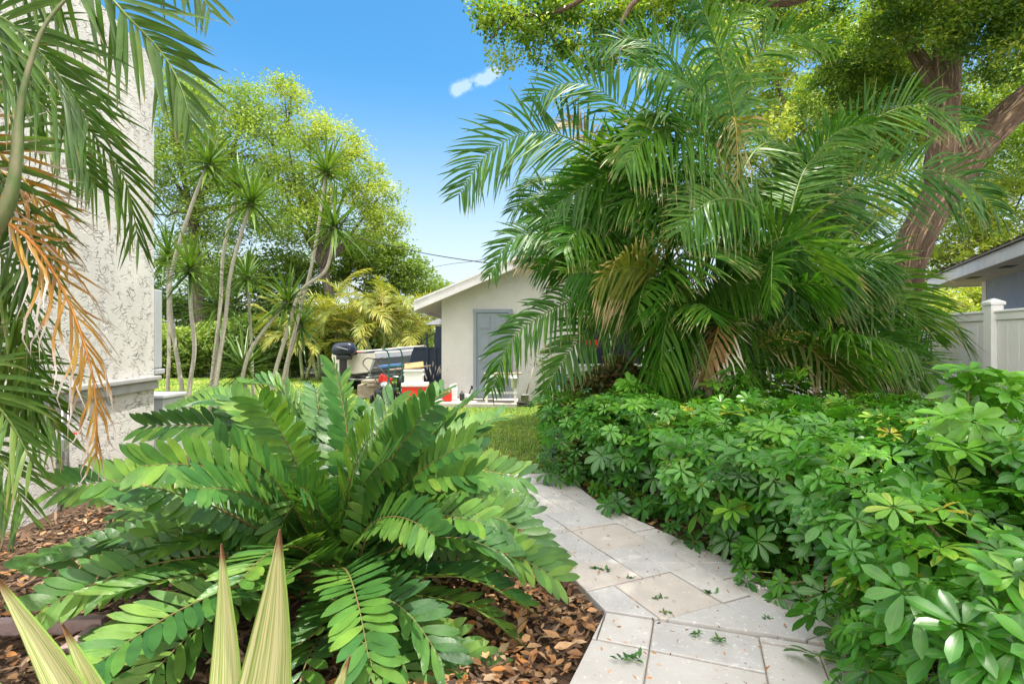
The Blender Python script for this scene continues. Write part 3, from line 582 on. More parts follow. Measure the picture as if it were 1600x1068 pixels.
def cycad(name, label, C0, keys, nrand, seed, hmax=1.0):
    root = thing(name, label, 'cycad', C0)
    lp = ([0, .1, .4, .75, 1], [.7, .9, 1, .95, .8])
    def one(C, n):
        L = np.sum(np.linalg.norm(np.diff(C, axis=0), axis=1)); f = Acc()
        frond(f, C, R.uniform(.16, .195), .0225, max(9, int(L*.8/.041)), tj=.1, up=(0, -R.choice([.1, .5, .8]), .8), t0=.2, roll=R.uniform(-.3, .3), ang=(78, 40), vee=R.uniform(8, 26), droop=.06, fold=.1, rw=.0085, K=7, prof='zamia', lprof=lp, jit=.05)
        f.build('frond', [M['zamia'], M['zamia_stem']], root)
    for k in keys: one(np.array([C0+np.array([R.normal(0, .05), R.normal(0, .05), .08])]+[P(*p) for p in k]), 19)
    for i in range(nrand):
        az = i*2.39996+R.normal(0, .2); q = (i+.5)/nrand; el = math.radians(86-58*q+R.normal(0, 6)); L = R.uniform(.85, 1.25)*hmax
        C = arc(C0+np.array([.1*math.cos(az), .1*math.sin(az), .05]), az, el, L, math.radians(R.uniform(30, 75)))
        C[:, 2] = np.maximum(C[:, 2], .1)
        if (C[-1, 0] > .1 and C[-1, 1] < 3.8): C[:, 0] = C0[0]+(C[:, 0]-C0[0])*min(1, (.12-C0[0])/(C[-1, 0]-C0[0])+.1)
        one(C, int(R.integers(16, 21)))
zk = [[(440, 860, 2.8), (266, 850, 2.6), (157, 862, 2.45), (28, 890, 2.35)], [(460, 840, 2.85), (376, 822, 2.7), (285, 820, 2.55), (166, 841, 2.45)],
      [(470, 800, 3.0), (330, 760, 2.9), (200, 752, 2.8), (90, 760, 2.75)], [(470, 900, 2.75), (400, 925, 2.5), (290, 945, 2.35), (150, 1000, 2.2)],
      [(480, 790, 3.1), (410, 690, 3.1), (330, 665, 3.05), (225, 665, 3.0)], [(535, 880, 2.85), (545, 760, 2.8), (540, 660, 2.8), (522, 570, 2.85)],
      [(555, 890, 2.7), (590, 780, 2.6), (615, 710, 2.6), (640, 650, 2.65)], [(560, 850, 2.9), (640, 760, 2.85), (730, 735, 2.8), (815, 745, 2.8)],
      [(560, 870, 2.8), (680, 810, 2.7), (780, 810, 2.65), (865, 880, 2.65)], [(560, 880, 2.7), (640, 850, 2.55), (720, 840, 2.5), (800, 870, 2.5)],
      [(560, 910, 2.6), (660, 930, 2.4), (740, 950, 2.35), (820, 1010, 2.35)], [(540, 920, 2.6), (600, 960, 2.3), (670, 1010, 2.2), (700, 1075, 2.15)],
      [(520, 930, 2.5), (500, 980, 2.2), (460, 1010, 2.1), (420, 1040, 2.1)], [(530, 940, 2.5), (570, 1010, 2.1), (580, 1050, 2.0), (560, 1100, 1.95)],
      [(540, 930, 2.6), (620, 980, 2.35), (680, 1000, 2.25), (760, 1050, 2.2)], [(540, 900, 2.6), (660, 900, 2.45), (740, 905, 2.4), (815, 945, 2.4)], [(530, 950, 2.5), (610, 1020, 2.15), (640, 1060, 2.05), (650, 1130, 2.0)], [(520, 950, 2.5), (480, 1030, 2.1), (470, 1080, 2.0), (480, 1130, 1.95)], [(540, 930, 2.6), (590, 930, 2.3), (640, 960, 2.2), (690, 1030, 2.1)], [(500, 850, 2.75), (480, 780, 2.55), (450, 800, 2.45), (430, 860, 2.4)], [(470, 880, 2.8), (360, 870, 2.6), (250, 900, 2.5), (110, 940, 2.4)]]
cycad('cardboard_palm', 'broad leathery-leaved cycad spreading over the mulch beside the paved path', np.array([-1.03, 2.95, 0]), zk, 78, 1, 1.08)
zk2 = [[(500, 760, 3.7), (420, 660, 3.6), (340, 625, 3.5), (270, 640, 3.5)], [(560, 780, 3.7), (640, 710, 3.6), (690, 670, 3.6), (745, 680, 3.6)], [(540, 760, 3.7), (470, 650, 3.6), (430, 605, 3.5), (380, 600, 3.5)]]
cycad('cardboard_palm', 'upright leathery-leaved cycad behind the broad one, nearest the lawn', np.array([-1.15, 3.85, 0]), zk2, 36, 2, .86)

# ------------------------------------------------------------------ variegated agave-like rosette at the bottom edge
def furcraea():
    root = thing('variegated_agave', 'spiky cream and green striped rosette at the bottom left of the photo', 'succulent', (-.62, .95, 0))
    b0 = np.array([-.62, .95, .12])
    for tip, w in (((436, 828, 1.02), .064), ((345, 850, 1.12), .04), ((96, 976, 1.05), .04), ((-12, 895, 1.0), .045), ((546, 1025, 1.1), .04), ((205, 1120, 1.25), .05), ((-80, 1010, .9), .045), ((330, 1150, .7), .05), ((150, 1180, .7), .05), ((480, 1150, .85), .05)):
        t = P(*tip); d = t-b0; L = np.linalg.norm(d); a = Acc(); 
        up = nrm(np.array([-d[0]*.4, -1.0, .25])) if tip[1] < 1050 else nrm(np.array([-d[0], -d[1], .9]))
        bb = b0+np.array([d[0], d[1], 0])/L*.05
        N = 13; s = np.linspace(0, 1, 15); side = nrm(np.cross(d, up)); nn = np.cross(side, d/L)
        w = w*1.3; C = bb+(t-bb)*s[:, None]-nn*(.1*L*np.sin(np.pi*s))[:, None]
        w_ = w*np.interp(s, [0, .15, .45, .75, 1], [.9, 1, .95, .5, .0])
        u = np.linspace(-1, 1, N)
        V = C[:, None]+side*(w_[:, None, None]*u[None, :, None])+nn*(w_[:, None, None]*(.38*(u[None, :, None]**2)+.02*np.sin(u[None, :, None]*9)))
        i = np.arange(14)[:, None]*N+np.arange(N-1)[None]; q = np.stack([i, i+1, i+N+1, i+N], -1).reshape(-1, 4)
        a.add(V, q, 0, R.random(), np.repeat(s, N), np.tile(u, 15))
        o = a.build('leaf', M['agave'], root); md = o.modifiers.new('thickness', 'SOLIDIFY'); md.thickness = .004
furcraea()

# ------------------------------------------------------------------ schefflera hedge
def palmate(acc, Cn, Nrm, rad, var, nl=8):
    """leaf centres Cn, facing normals Nrm; leaflets radiate and droop"""
    N = len(Cn); Nrm = nrm(Nrm); a = nrm(np.cross(Nrm, R.normal(size=(N, 3)))); b = np.cross(Nrm, a)
    cnt = R.integers(7, 10, N); B = []; D = []; U = []; L = []; vv = []
    for k in range(9):
        use = k < cnt; th = 2*np.pi*(k+R.uniform(-.12, .12, N))/cnt; dr = a*np.cos(th)[:, None]+b*np.sin(th)[:, None]
        up = R.uniform(-.05, .4, N)[:, None]; d = nrm(dr+Nrm*up)
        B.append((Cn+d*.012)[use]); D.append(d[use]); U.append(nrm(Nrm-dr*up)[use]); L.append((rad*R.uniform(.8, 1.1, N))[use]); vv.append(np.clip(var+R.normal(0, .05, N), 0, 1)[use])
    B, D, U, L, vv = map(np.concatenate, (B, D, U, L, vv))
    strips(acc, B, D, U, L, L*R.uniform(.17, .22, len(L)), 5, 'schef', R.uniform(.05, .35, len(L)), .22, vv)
def shrub(x, y, rx, ry, h, label, n, sprouts=()):
    root = thing('schefflera_shrub', label, 'shrub', (x, y, 0), 'schefflera shrubs of the hedge along the path')
    st = Acc(); fo = Acc()
    th = R.uniform(0, 6.28, n); u = R.random(n)
    ph = np.arcsin(np.clip(u*1.02-.02, 0, 1))           # 0 side .. 90 top
    side = R.random(n) < .42; ph[side] = R.uniform(-.85, .5, side.sum())
    d = np.column_stack([np.cos(ph)*np.cos(th), np.cos(ph)*np.sin(th), np.sin(ph)])
    sh = np.sign(d)*np.abs(d)**.72; sh = sh/np.maximum(np.max(np.abs(sh), 1), .82)[:, None]
    depth = 1-np.abs(R.normal(0, .12, n)); lump = 1+.16*np.sin(th*3+x*5)*np.cos(ph*4+y*3)+.07*np.sin(th*7+y*9)
    zc = h*.5; Cn = np.column_stack([x+sh[:, 0]*rx*depth*lump, y+sh[:, 1]*ry*depth*lump, zc+sh[:, 2]*zc*depth*lump])
    inn = R.random(n) < .16; Cn[inn] = np.array([x, y, h*.45])+(Cn[inn]-np.array([x, y, h*.45]))*R.uniform(.45, .85, (inn.sum(), 1))
    Cn[:, 2] = np.maximum(Cn[:, 2], .06)
    nr = d*.55+np.array([0, 0, .62])+R.normal(0, .3, (n, 3))
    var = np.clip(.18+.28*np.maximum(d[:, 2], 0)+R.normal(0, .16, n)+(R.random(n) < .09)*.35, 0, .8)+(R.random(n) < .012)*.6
    rad = R.uniform(.055, .128, n)
    for (sx, sy, sz) in sprouts:
        k = 9; c = np.array([sx, sy, sz])+np.column_stack([R.normal(0, .09, k), R.normal(0, .07, k), R.normal(0, .07, k)]); Cn = np.vstack([Cn, c])
        nr = np.vstack([nr, R.normal(0, .45, (k, 3))+[0, -.1, .8]]); var = np.concatenate([var, R.uniform(.4, .72, k)]); rad = np.concatenate([rad, R.uniform(.12, .16, k)])
        tube(st, [(x, y, .1), (x*.5+sx*.5, y*.5+sy*.5, sz*.55), (sx, sy, sz)], [.016, .012, .006], 6, 0, 10)
    palmate(fo, Cn, nr, rad, var)
    # petioles
    N = len(Cn); tgt = np.column_stack([np.full(N, x), np.full(N, y), np.clip(Cn[:, 2]-.25, .1, None)]); pd = nrm(tgt-Cn)
    strips(fo, Cn, pd, nrm(np.cross(pd, R.normal(size=(N, 3)))), R.uniform(.1, .2, N), .0022, 2, 'blade', 0, .3, np.full(N, .85))
    for k in range(13):
        i = R.integers(0, n); t = np.array([x, y, 0])+(Cn[i]-np.array([x, y, 0]))*.92; b = np.array([x+R.normal(0, .1*rx), y+R.normal(0, .1*ry), 0])
        tube(st, [b, b*.6+t*.4+np.array([0, 0, .12*h]), t], [.016, .012, .006], 6, 0, 10)
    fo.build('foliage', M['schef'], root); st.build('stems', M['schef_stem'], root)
for a in ((1.06, 5.42, .74, .7, .84, 'schefflera shrub at the far end of the hedge, touching the lawn', 524),
          (1.45, 4.7, .74, .68, .86, 'schefflera shrub leaning over the middle of the path, lit on top', 561, ((1.25, 5.2, .98),)),
          (2.55, 5.2, .85, .68, .86, 'schefflera shrub at the foot of the big areca palm', 512, ((2.9, 5.2, 1.0), (2.2, 5.3, .95))),
          (1.82, 3.75, .74, .7, .84, 'schefflera shrub where the path bends, above the leaf litter', 561),
          (3.3, 4.5, .8, .8, .88, 'schefflera shrub in the second row below the drooping yellow frond', 512),
          (2.95, 3.35, .62, .62, .95, 'schefflera shrub with the tall sprout in front of the white fence', 512, ((2.9, 3.25, 1.12), (3.25, 3.45, 1.05))),
          (2.1, 2.78, .76, .62, .84, 'schefflera shrub hanging over the pavers at the near bend', 561),
          (2.75, 2.25, .6, .5, .98, 'pale-topped schefflera shrub against the right edge of the photo', 512, ((2.1, 2.35, .95),)),
          (1.96, 1.85, .68, .5, .78, 'nearest schefflera shrub, cut off by the bottom right corner', 524)):
    shrub(*a)

# ------------------------------------------------------------------ dracaenas
def dracaena(stem, ctr, r, label, n=66):
    d = ctr[2]; root = thing('dracaena', label, 'dracaena', (P(*stem[0])[0], P(*stem[0])[1], 0), 'dracaenas beyond the cycads')
    pts = [P(*p) for p in stem]; base = pts[0]*np.array([1, 1, 0]); c = P(*ctr)
    st = Acc(); tube(st, [base]+pts+[c], [.036, .031, .029, .027, .024], 9, 0, 36, wob=.1); st.build('stem', M['draca_stem'], root)
    L = 1.15*r/F*d; i = np.arange(n); ph = np.arcsin(np.clip(1-1.55*(i+.5)/n, -.6, 1)); th = i*2.39996
    D = np.column_stack([np.cos(ph)*np.cos(th), np.cos(ph)*np.sin(th), np.sin(ph)]); D = nrm(D+R.normal(0, .1, D.shape))
    U = nrm(np.cross(np.cross(D, [0, 0, 1.0001])+1e-4, D)); a = Acc()
    strips(a, c+D*.02-np.outer(i/n*.1, [0, 0, 1]), D, U, L*R.uniform(.8, 1.12, n), .023, 5, 'strap', np.where(ph < .5, .22, .1)*R.uniform(.3, 1.6, n), .3, np.clip(R.normal(.45, .25, n), 0, 1))
    a.build('leaf_rosette', M['draca'], root)
D = 8.0
for s, c, r, l in (
    ([(285, 613, 8), (266, 480, 8), (272, 410, 8), (300, 320, 8)], (326, 252, 8), 68, 'dracaena with the topmost left rosette on a long bent pale stem'),
    ([(330, 605, 8.8), (344, 480, 8.8), (350, 390, 8.8)], (374, 285, 8.8), 55, 'dracaena partly hidden behind the two tallest left rosettes'),
    ([(336, 615, 7.8), (352, 500, 7.8), (362, 420, 7.8)], (393, 312, 7.8), 66, 'dracaena on the straightest pale stem, rosette beside the topmost left one'),
    ([(296, 610, 7.6), (304, 545, 7.6), (298, 480, 7.6)], (297, 416, 7.6), 62, 'shorter dracaena close to the corner of the left stucco house'),
    ([(425, 605, 8.1), (445, 530, 8.1), (470, 455, 8.1), (510, 420, 8.1)], (523, 350, 8.1), 70, 'dracaena leaning right with its rosette lowest of the right pair'),
    ([(440, 605, 8.9), (470, 480, 8.9), (490, 400, 8.9)], (510, 265, 8.9), 55, 'dracaena with the topmost right rosette against yellow-green trees'),
    ([(376, 610, 8.2), (388, 555, 8.2), (410, 520, 8.2)], (450, 468, 8.2), 62, 'dracaena with a mid-height rosette between the leaning stems'),
    ([(340, 615, 9.2), (338, 560, 9.2)], (344, 476, 9.2), 66, 'bushy dracaena at mid height behind the straightest stem'),
    ([(395, 605, 9.5), (392, 520, 9.5)], (386, 430, 9.5), 50, 'small pale dracaena rosette seen between the tall stems'),
    ([(385, 625, 8.6)], (382, 572, 8.6), 72, 'low dracaena sprouting near the ground below the tall stems'),
    ([(262, 610, 9.0), (264, 540, 9)], (262, 395, 9.0), 55, 'dracaena half hidden by the edge of the left stucco wall'),
    ([(447, 600, 9.6), (452, 560, 9.6)], (470, 505, 9.6), 50, 'dracaena with the right-hand low rosette near the boat')):
    dracaena(s, c, r, l)

# ------------------------------------------------------------------ trees
def crown(acc, blobs, leaf, dens, puff=.34, flat=.5, hollow=.55):
    """blobs: (centre, radius, squash). Leaves gather in twig clumps spread through each blob"""
    for c, r, sq in blobs:
        m = max(6, int(26*(r/(puff*1.6))**1.7)) if r > puff else 5; d = nrm(R.normal(size=(m, 3))); rad = r*(hollow+(1-hollow)*R.random(m))**.6
        pc = np.array(c)+d*rad[:, None]*np.array([1, 1, sq]); pv = np.clip(R.normal(.5, .2, m)+.14*d[:, 2], 0, 1)
        k = max(8, int(dens)); off = np.clip(R.normal(size=(m, k, 3)), -1.55, 1.55)*puff*np.array([.55, .55, .36])*R.uniform(.6, 1.3, (m, 1, 1))
        C = (pc[:, None]+off).reshape(-1, 3); v = np.clip(np.repeat(pv, k)+R.normal(0, .12, m*k), 0, 1)
        rhombs(acc, C, leaf, v, flat)
def limbs(acc, start, blobs, r0, seed=0, n=1, sag=.0):
    for c, r, sq in blobs:
        c = np.array(c, float); s = np.array(start, float)
        mid = s*.5+c*.5+np.array([R.normal(0, .12), R.normal(0, .12), .1])*np.linalg.norm(c-s)*.6
        tube(acc, [s, mid, c], [r0, r0*.55, r0*.18], 7, 0, 14, wob=.12)
        for k in range(n):
            e = c+nrm(R.normal(size=3))*r*.8; tube(acc, [mid*.4+c*.6, (c+e)/2+R.normal(0, .1*r, 3), e], [r0*.3, r0*.2, r0*.06], 5, 0, 8, wob=.1)
def tree(name, label, base, top, r0, blobs, leaf, dens, lm, bm='bark_grey', puff=.5, group=None, n=2, hollow=.5):
    root = thing(name, label, 'tree', base, group); base = np.array(base, float); top = np.array(top, float)
    t = Acc(); tube(t, [base, base*.5+top*.5+np.array([.1, 0, 0]), top], [r0, r0*.8, r0*.6], 10, 0, 16, wob=.12); limbs(t, top, blobs, r0*.4, n=n)
    t.build('trunk', M[bm], root); a = Acc(); crown(a, blobs, leaf, dens, puff, hollow=hollow); a.build('crown', M[lm], root)
def B(px, py, d, r, sq=.8): return (P(px, py, d), r/F*d, sq)
g = 'trees beyond the yard on the left'
tree('broadleaf_tree', 'tall airy green tree rising behind the left stucco house', (-13.5, 22, 0), P(300, 330, 22), .3, [B(270, 150, 22, 60), B(330, 190, 22, 70), B(390, 230, 22, 75), B(300, 270, 22, 75), B(260, 340, 22, 60), B(360, 330, 22.5, 70), B(420, 330, 22, 60), B(380, 165, 22, 38), B(250, 230, 22, 60), B(330, 410, 22, 60)], .14, 62, 'tree_green', puff=.62, group=g)
tree('broadleaf_tree', 'yellow-green tree with rounded clumps against the blue sky', (-8.0, 24, 0), P(505, 420, 24), .3, [B(445, 150, 24, 32), B(420, 195, 24, 30), B(480, 205, 24, 34), B(525, 225, 24, 42), B(560, 265, 24, 42), B(500, 290, 24, 50), B(590, 310, 24, 36), B(540, 340, 24, 52), B(600, 350, 24, 36), B(470, 350, 24, 48), B(440, 270, 24.5, 45)], .14, 62, 'tree_yellow', puff=.55, group=g, hollow=.45)
tree('broadleaf_tree', 'lower darker tree behind the row of yellowish palms', (-6.5, 27, 0), P(590, 470, 27), .25, [B(580, 395, 27, 45), B(625, 410, 27, 40), B(540, 400, 27, 40), B(650, 440, 27, 28), B(600, 445, 27, 40), B(500, 430, 27, 45)], .19, 75, 'tree_green', puff=.6, group=g)
tree('broadleaf_tree', 'small distant treetop just left of the garage eave', (-4.3, 32, 0), P(690, 480, 32), .2, [B(690, 455, 32, 18), B(668, 455, 32, 20), B(705, 475, 32, 18)], .22, 60, 'tree_green', puff=.5, group=g)
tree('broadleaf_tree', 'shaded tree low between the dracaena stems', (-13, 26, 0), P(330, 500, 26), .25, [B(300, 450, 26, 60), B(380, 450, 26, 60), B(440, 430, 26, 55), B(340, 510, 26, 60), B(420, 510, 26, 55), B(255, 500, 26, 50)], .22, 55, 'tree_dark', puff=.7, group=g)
# pale trees beyond the oak
g2 = 'sunlit trees beyond the fence on the right'
tree('broadleaf_tree', 'sunny pale tree seen through the palm fronds beside the leaning trunk', (9, 18, 0), P(1250, 300, 18), .3, [B(1180, 60, 18, 80), B(1290, 120, 18, 90), B(1240, 230, 18, 90), B(1380, 180, 18, 80), B(1340, 300, 18, 80), B(1120, 140, 18, 60), B(1400, 60, 18, 70)], .16, 60, 'tree_yellow', puff=.5, group=g2)
tree('broadleaf_tree', 'sunny pale tree above the roof of the blue-grey house', (17.5, 19, 0), P(1540, 350, 19), .3, [B(1540, 240, 19, 90), B(1600, 330, 19, 80), B(1480, 330, 19, 60), B(1620, 150, 19, 90), B(1530, 400, 19, 60), B(1470, 420, 19, 50)], .16, 60, 'tree_yellow', puff=.5, group=g2)
def bush(label, c, r, lm, leaf=.12, dens=60, name='leafy_shrub', group=None, puff=.3):
    root = thing(name, label, 'shrub', (c[0], c[1], 0), group); a = Acc(); s = Acc()
    bl = [((c[0]+r*R.uniform(-.6, .6), c[1]+r*R.uniform(-.5, .5), c[2]*(.35+.55*k/4)), r*R.uniform(.5, .7), .8) for k in range(5)]
    crown(a, bl, leaf, dens, puff, hollow=.4); limbs(s, (c[0], c[1], 0), bl, .03)
    a.build('foliage', M[lm], root); s.build('stems', M['bark_grey'], root)
gb = 'shrubs along the far side of the lawn'
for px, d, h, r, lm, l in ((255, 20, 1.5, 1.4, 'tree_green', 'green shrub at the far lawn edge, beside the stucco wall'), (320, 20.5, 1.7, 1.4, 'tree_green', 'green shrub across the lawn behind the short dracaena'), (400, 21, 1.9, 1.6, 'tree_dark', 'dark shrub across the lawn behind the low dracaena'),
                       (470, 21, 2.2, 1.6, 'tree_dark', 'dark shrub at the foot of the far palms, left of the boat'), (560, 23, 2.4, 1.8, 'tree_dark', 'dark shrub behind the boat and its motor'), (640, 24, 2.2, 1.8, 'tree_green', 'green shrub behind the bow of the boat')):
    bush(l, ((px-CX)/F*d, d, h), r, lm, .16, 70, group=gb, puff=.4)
for px, d, h, r, lm, l in ((1480, 13, 2.6, 1.0, 'tree_yellow', 'sunlit shrub between the leaning trunk and the blue-grey house'), (1400, 15.5, 3.0, 1.4, 'tree_yellow', 'sunlit shrub beyond the far fence panels'), (1560, 16, 3.2, 1.5, 'tree_yellow', 'sunlit shrub behind the blue-grey house')):
    bush(l, ((px-CX)/F*d, d, h), r, lm, .11, 70, group='shrubs beyond the white fence', puff=.35)
bush('bronze-tinged fine-leaved shrub at the left foot of the areca palm', (1.25, 6.7, 1.0), .55, 'bronze', .09, 70, puff=.2)
bush('green shrub under the areca palm, beside the garage window', (2.0, 7.6, 1.0), .6, 'tree_dark', .09, 60, puff=.22)

def far_palm(px, py, d, h, n, label):
    x = (px-CX)/F*d; root = thing('far_palm', label, 'palm', (x, d, 0), 'yellowish palms beyond the boat'); z = CH-(py-CY)/F*d
    t = Acc(); 
    for k in range(4):
        b = (x+R.normal(0, .25), d+R.normal(0, .2), 0); tube(t, [b, (x+R.normal(0, .2), d, z*.5), (x+R.normal(0, .35), d, z*R.uniform(.6, .9))], [.07, .06, .05], 7, 0, 8)
    t.build('trunk', M['cane'], root); a = Acc()
    for k in range(n):
        az = k*2.4; C = arc((x+R.normal(0, .3), d+R.normal(0, .3), z*R.uniform(.45, .95)), az, math.radians(R.uniform(20, 82)), R.uniform(1.7, 2.5), math.radians(R.uniform(60, 120)))
        frond(a, C, .6, .024, 24, K=3, roll=R.uniform(-.4, .4), rw=.014)
    a.build('crown', [M['bgpalm'], M['rachis_yellow']], root)
for a in ((480, 500, 18.5, 3, 24, 'palm with hanging brown fronds left of the boat motor'), (530, 470, 19.5, 3, 26, 'golden-green palm rising directly behind the boat motor'), (575, 480, 18.5, 3, 26, 'golden-green palm behind the middle of the boat'),
          (625, 475, 19.5, 3, 26, 'golden-green palm behind the bow of the boat'), (662, 490, 21, 3, 22, 'golden-green palm closest to the garage corner'), (445, 510, 20.5, 3, 20, 'palm half hidden behind the leaning dracaenas')):
    far_palm(*a)

def oak():
    root = thing('oak_tree', 'big rough-barked tree leaning over the yard from behind the white fence', 'tree', (6.5, 8.75, 0))
    t = Acc(); d = 8.6
    tube(t, [(6.5, 8.75, -.05), (6.52, 8.7, 1.2), P(1415, 420, d), P(1445, 345, d), P(1488, 275, d)], [.42, .33, .28, .27, .26], 16, 0, 30, wob=.1)
    t.build('trunk', M['bark'], root)
    for pts, rr in (([P(1470, 300, d), P(1472, 220, d), P(1478, 120, d), P(1484, 0, d), P(1470, -140, d-.3)], [.24, .22, .2, .17, .12]),
                    ([P(1480, 290, d), P(1540, 215, d-.1), P(1610, 150, d-.3), P(1740, 40, d-.6)], [.26, .24, .21, .15]),
                    ([P(1484, 10, d), P(1350, -40, 8), P(1220, 0, 7.6), P(1060, -30, 7.2), P(985, 10, 7.1), P(965, 60, 7.0)], [.16, .14, .12, .09, .06, .02]),
                    ([P(1060, -30, 7.2), P(960, -30, 7.2), P(880, 15, 7.2), P(800, 30, 7.2), P(760, 70, 7.2)], [.07, .05, .035, .02, .008]),
                    ([P(1475, 150, d), P(1400, 40, 9), P(1330, -40, 9.4), P(1180, -160, 9)], [.13, .1, .08, .05]),
                    ([P(1470, -140, d-.3), P(1350, -400, 7), np.array([3.6, 5.5, 7.8]), np.array([2.0, 4.5, 8.2])], [.14, .12, .08, .03])):
        b = Acc(); tube(b, pts, rr, 12, 0, 26, wob=.1); b.build('limb', M['bark'], root)
    a = Acc()
    near = [B(745, 10, 7.3, 18), B(775, 30, 7.3, 32), B(820, 50, 7.3, 30), B(785, 92, 7.3, 14), B(850, 15, 7.4, 40), B(880, 70, 7.5, 30), B(900, 10, 7.6, 40), B(845, 90, 7.4, 18), B(960, 30, 7.8, 45), B(930, 90, 8, 30), B(1020, 5, 8, 45), B(1000, 70, 8.5, 35),
            B(1080, 10, 8.3, 50), B(1160, -20, 8.3, 50), B(1250, 10, 8.5, 60), B(1330, 60, 9.5, 70), B(1400, 40, 8.5, 55), B(1440, 110, 9.5, 60), B(1520, 40, 7.8, 60), B(1580, 90, 7.6, 50), B(1560, 0, 7.5, 60), B(1610, 30, 7.5, 50), B(1420, -20, 8, 60),
            B(1540, 150, 9.6, 50), B(1590, 230, 10, 60), B(1380, 130, 10, 55), B(1300, 150, 10.5, 60), B(1420, 210, 10.4, 50), B(1350, 220, 11, 60)]
    crown(a, near, .07, 50, .2, hollow=.3)
    hi = [((x+1.1, y-.1, z), r, .55) for x, y, z, r in ((3.3, 1.6, 7.6, .6), (2.6, 2.6, 7.9, .55), (4.2, 2.4, 7.6, .9), (5.2, 3.6, 7.6, 1.0), (3.6, 3.7, 8, .7), (2.9, 4.6, 8, .6), (6.2, 5.2, 7.6, 1.1), (4.6, 5.0, 8.2, .9), (6.8, 7.6, 7.6, 1.1), (5.2, 7.0, 7.8, 1.0), (7.6, 6.0, 7.2, 1.0), (3.9, 6.2, 8.6, .8), (5.0, 1.2, 7.4, .8), (2.4, 1.2, 8.2, .45), (7, 9.6, 8, 1.1))]
    hi += [((x, y, z), r, .5) for x, y, z, r in ((3.0, 2.0, 8.0, .8), (2.55, 1.1, 8.0, .6), (3.3, 3.0, 8.0, .7), (2.8, 3.9, 8.1, .6), (3.4, .9, 7.8, .7), (2.5, 2.9, 8.3, .45))]
    crown(a, hi, .08, 60, .26, hollow=.3)
    a.build('crown', M['oak'], root)
oak()

# ------------------------------------------------------------------ buildings
def gable_house(name, label, x0, x1, y, peak, slope, zeave, depth, wallm, over, side_over, fm='white_trim', dirty=False):
    root = thing(name, label, 'house', ((x0+x1)/2, y, 0)); xp = peak
    wz = lambda x: zeave-(abs(x-xp)-abs(x0-xp))*slope
    w = Acc(); poly_prism(w, [(x0, y, 0), (x1, y, 0), (x1, y, wz(x1)), (xp, y, wz(xp)), (x0, y, wz(x0))], (0, depth, 0)); root['_w'] = 0
    wall = w
    xa, xb = x0-side_over, x1+side_over; th = .1
    rz = lambda x: wz(x)+.03
    r = Acc()
    for (a, b) in ((xa, xp), (xp, xb)):
        poly_prism(r, [(a, y-over+.03, rz(a)+.11), (b, y-over+.03, rz(b)+.11), (b, y-over+.03, rz(b)+.17), (a, y-over+.03, rz(a)+.17)], (0, depth+2*over, 0))
    roof = r.build('roof', M['shingle'], root)
    f = Acc()
    for (a, b) in ((xa-.02, xp), (xp, xb+.02)):
        poly_prism(f, [(a, y-over, rz(a)-.06), (b, y-over, rz(b)-.06), (b, y-over, rz(b)+.14), (a, y-over, rz(a)+.14)], (0, .028, 0))
        poly_prism(f, [(a, y-over-.012, rz(a)+.13), (b, y-over-.012, rz(b)+.13), (b, y-over-.012, rz(b)+.18), (a, y-over-.012, rz(a)+.18)], (0, .03, 0))
    for x in (xa-.03, xb+.005): poly_prism(f, [(x, y-over+.03, rz(max(xa, min(x, xb)))-.06), (x+.025, y-over+.03, rz(max(xa, min(x, xb)))-.06), (x+.025, y-over+.03, rz(max(xa, min(x, xb)))+.1), (x, y-over+.03, rz(max(xa, min(x, xb)))+.1)], (0, depth+2*over-.1, 0))
    f.build('fascia', M[fm], root, roof)
    s = Acc()
    for (a, b) in ((xa, xp), (xp, xb)): poly_prism(s, [(a, y-over+.03, rz(a)-.03), (b, y-over+.03, rz(b)-.03), (b, y-over+.03, rz(b)+.1), (a, y-over+.03, rz(a)+.1)], (0, depth+2*over-.08, 0))
    s.build('soffit', M['soffit'], root, roof)
    if dirty:
        g = Acc(); n = 900; x = R.uniform(xa, xp, n); rhombs(g, np.column_stack([x, y-over+R.uniform(-.02, .25, n), np.array([rz(q) for q in x])+.18+R.uniform(0, .035, n)]), .06, R.random(n)*.5, 1.2); g.build('leaf_litter', M['dirty'], root, roof)
    return root, wall
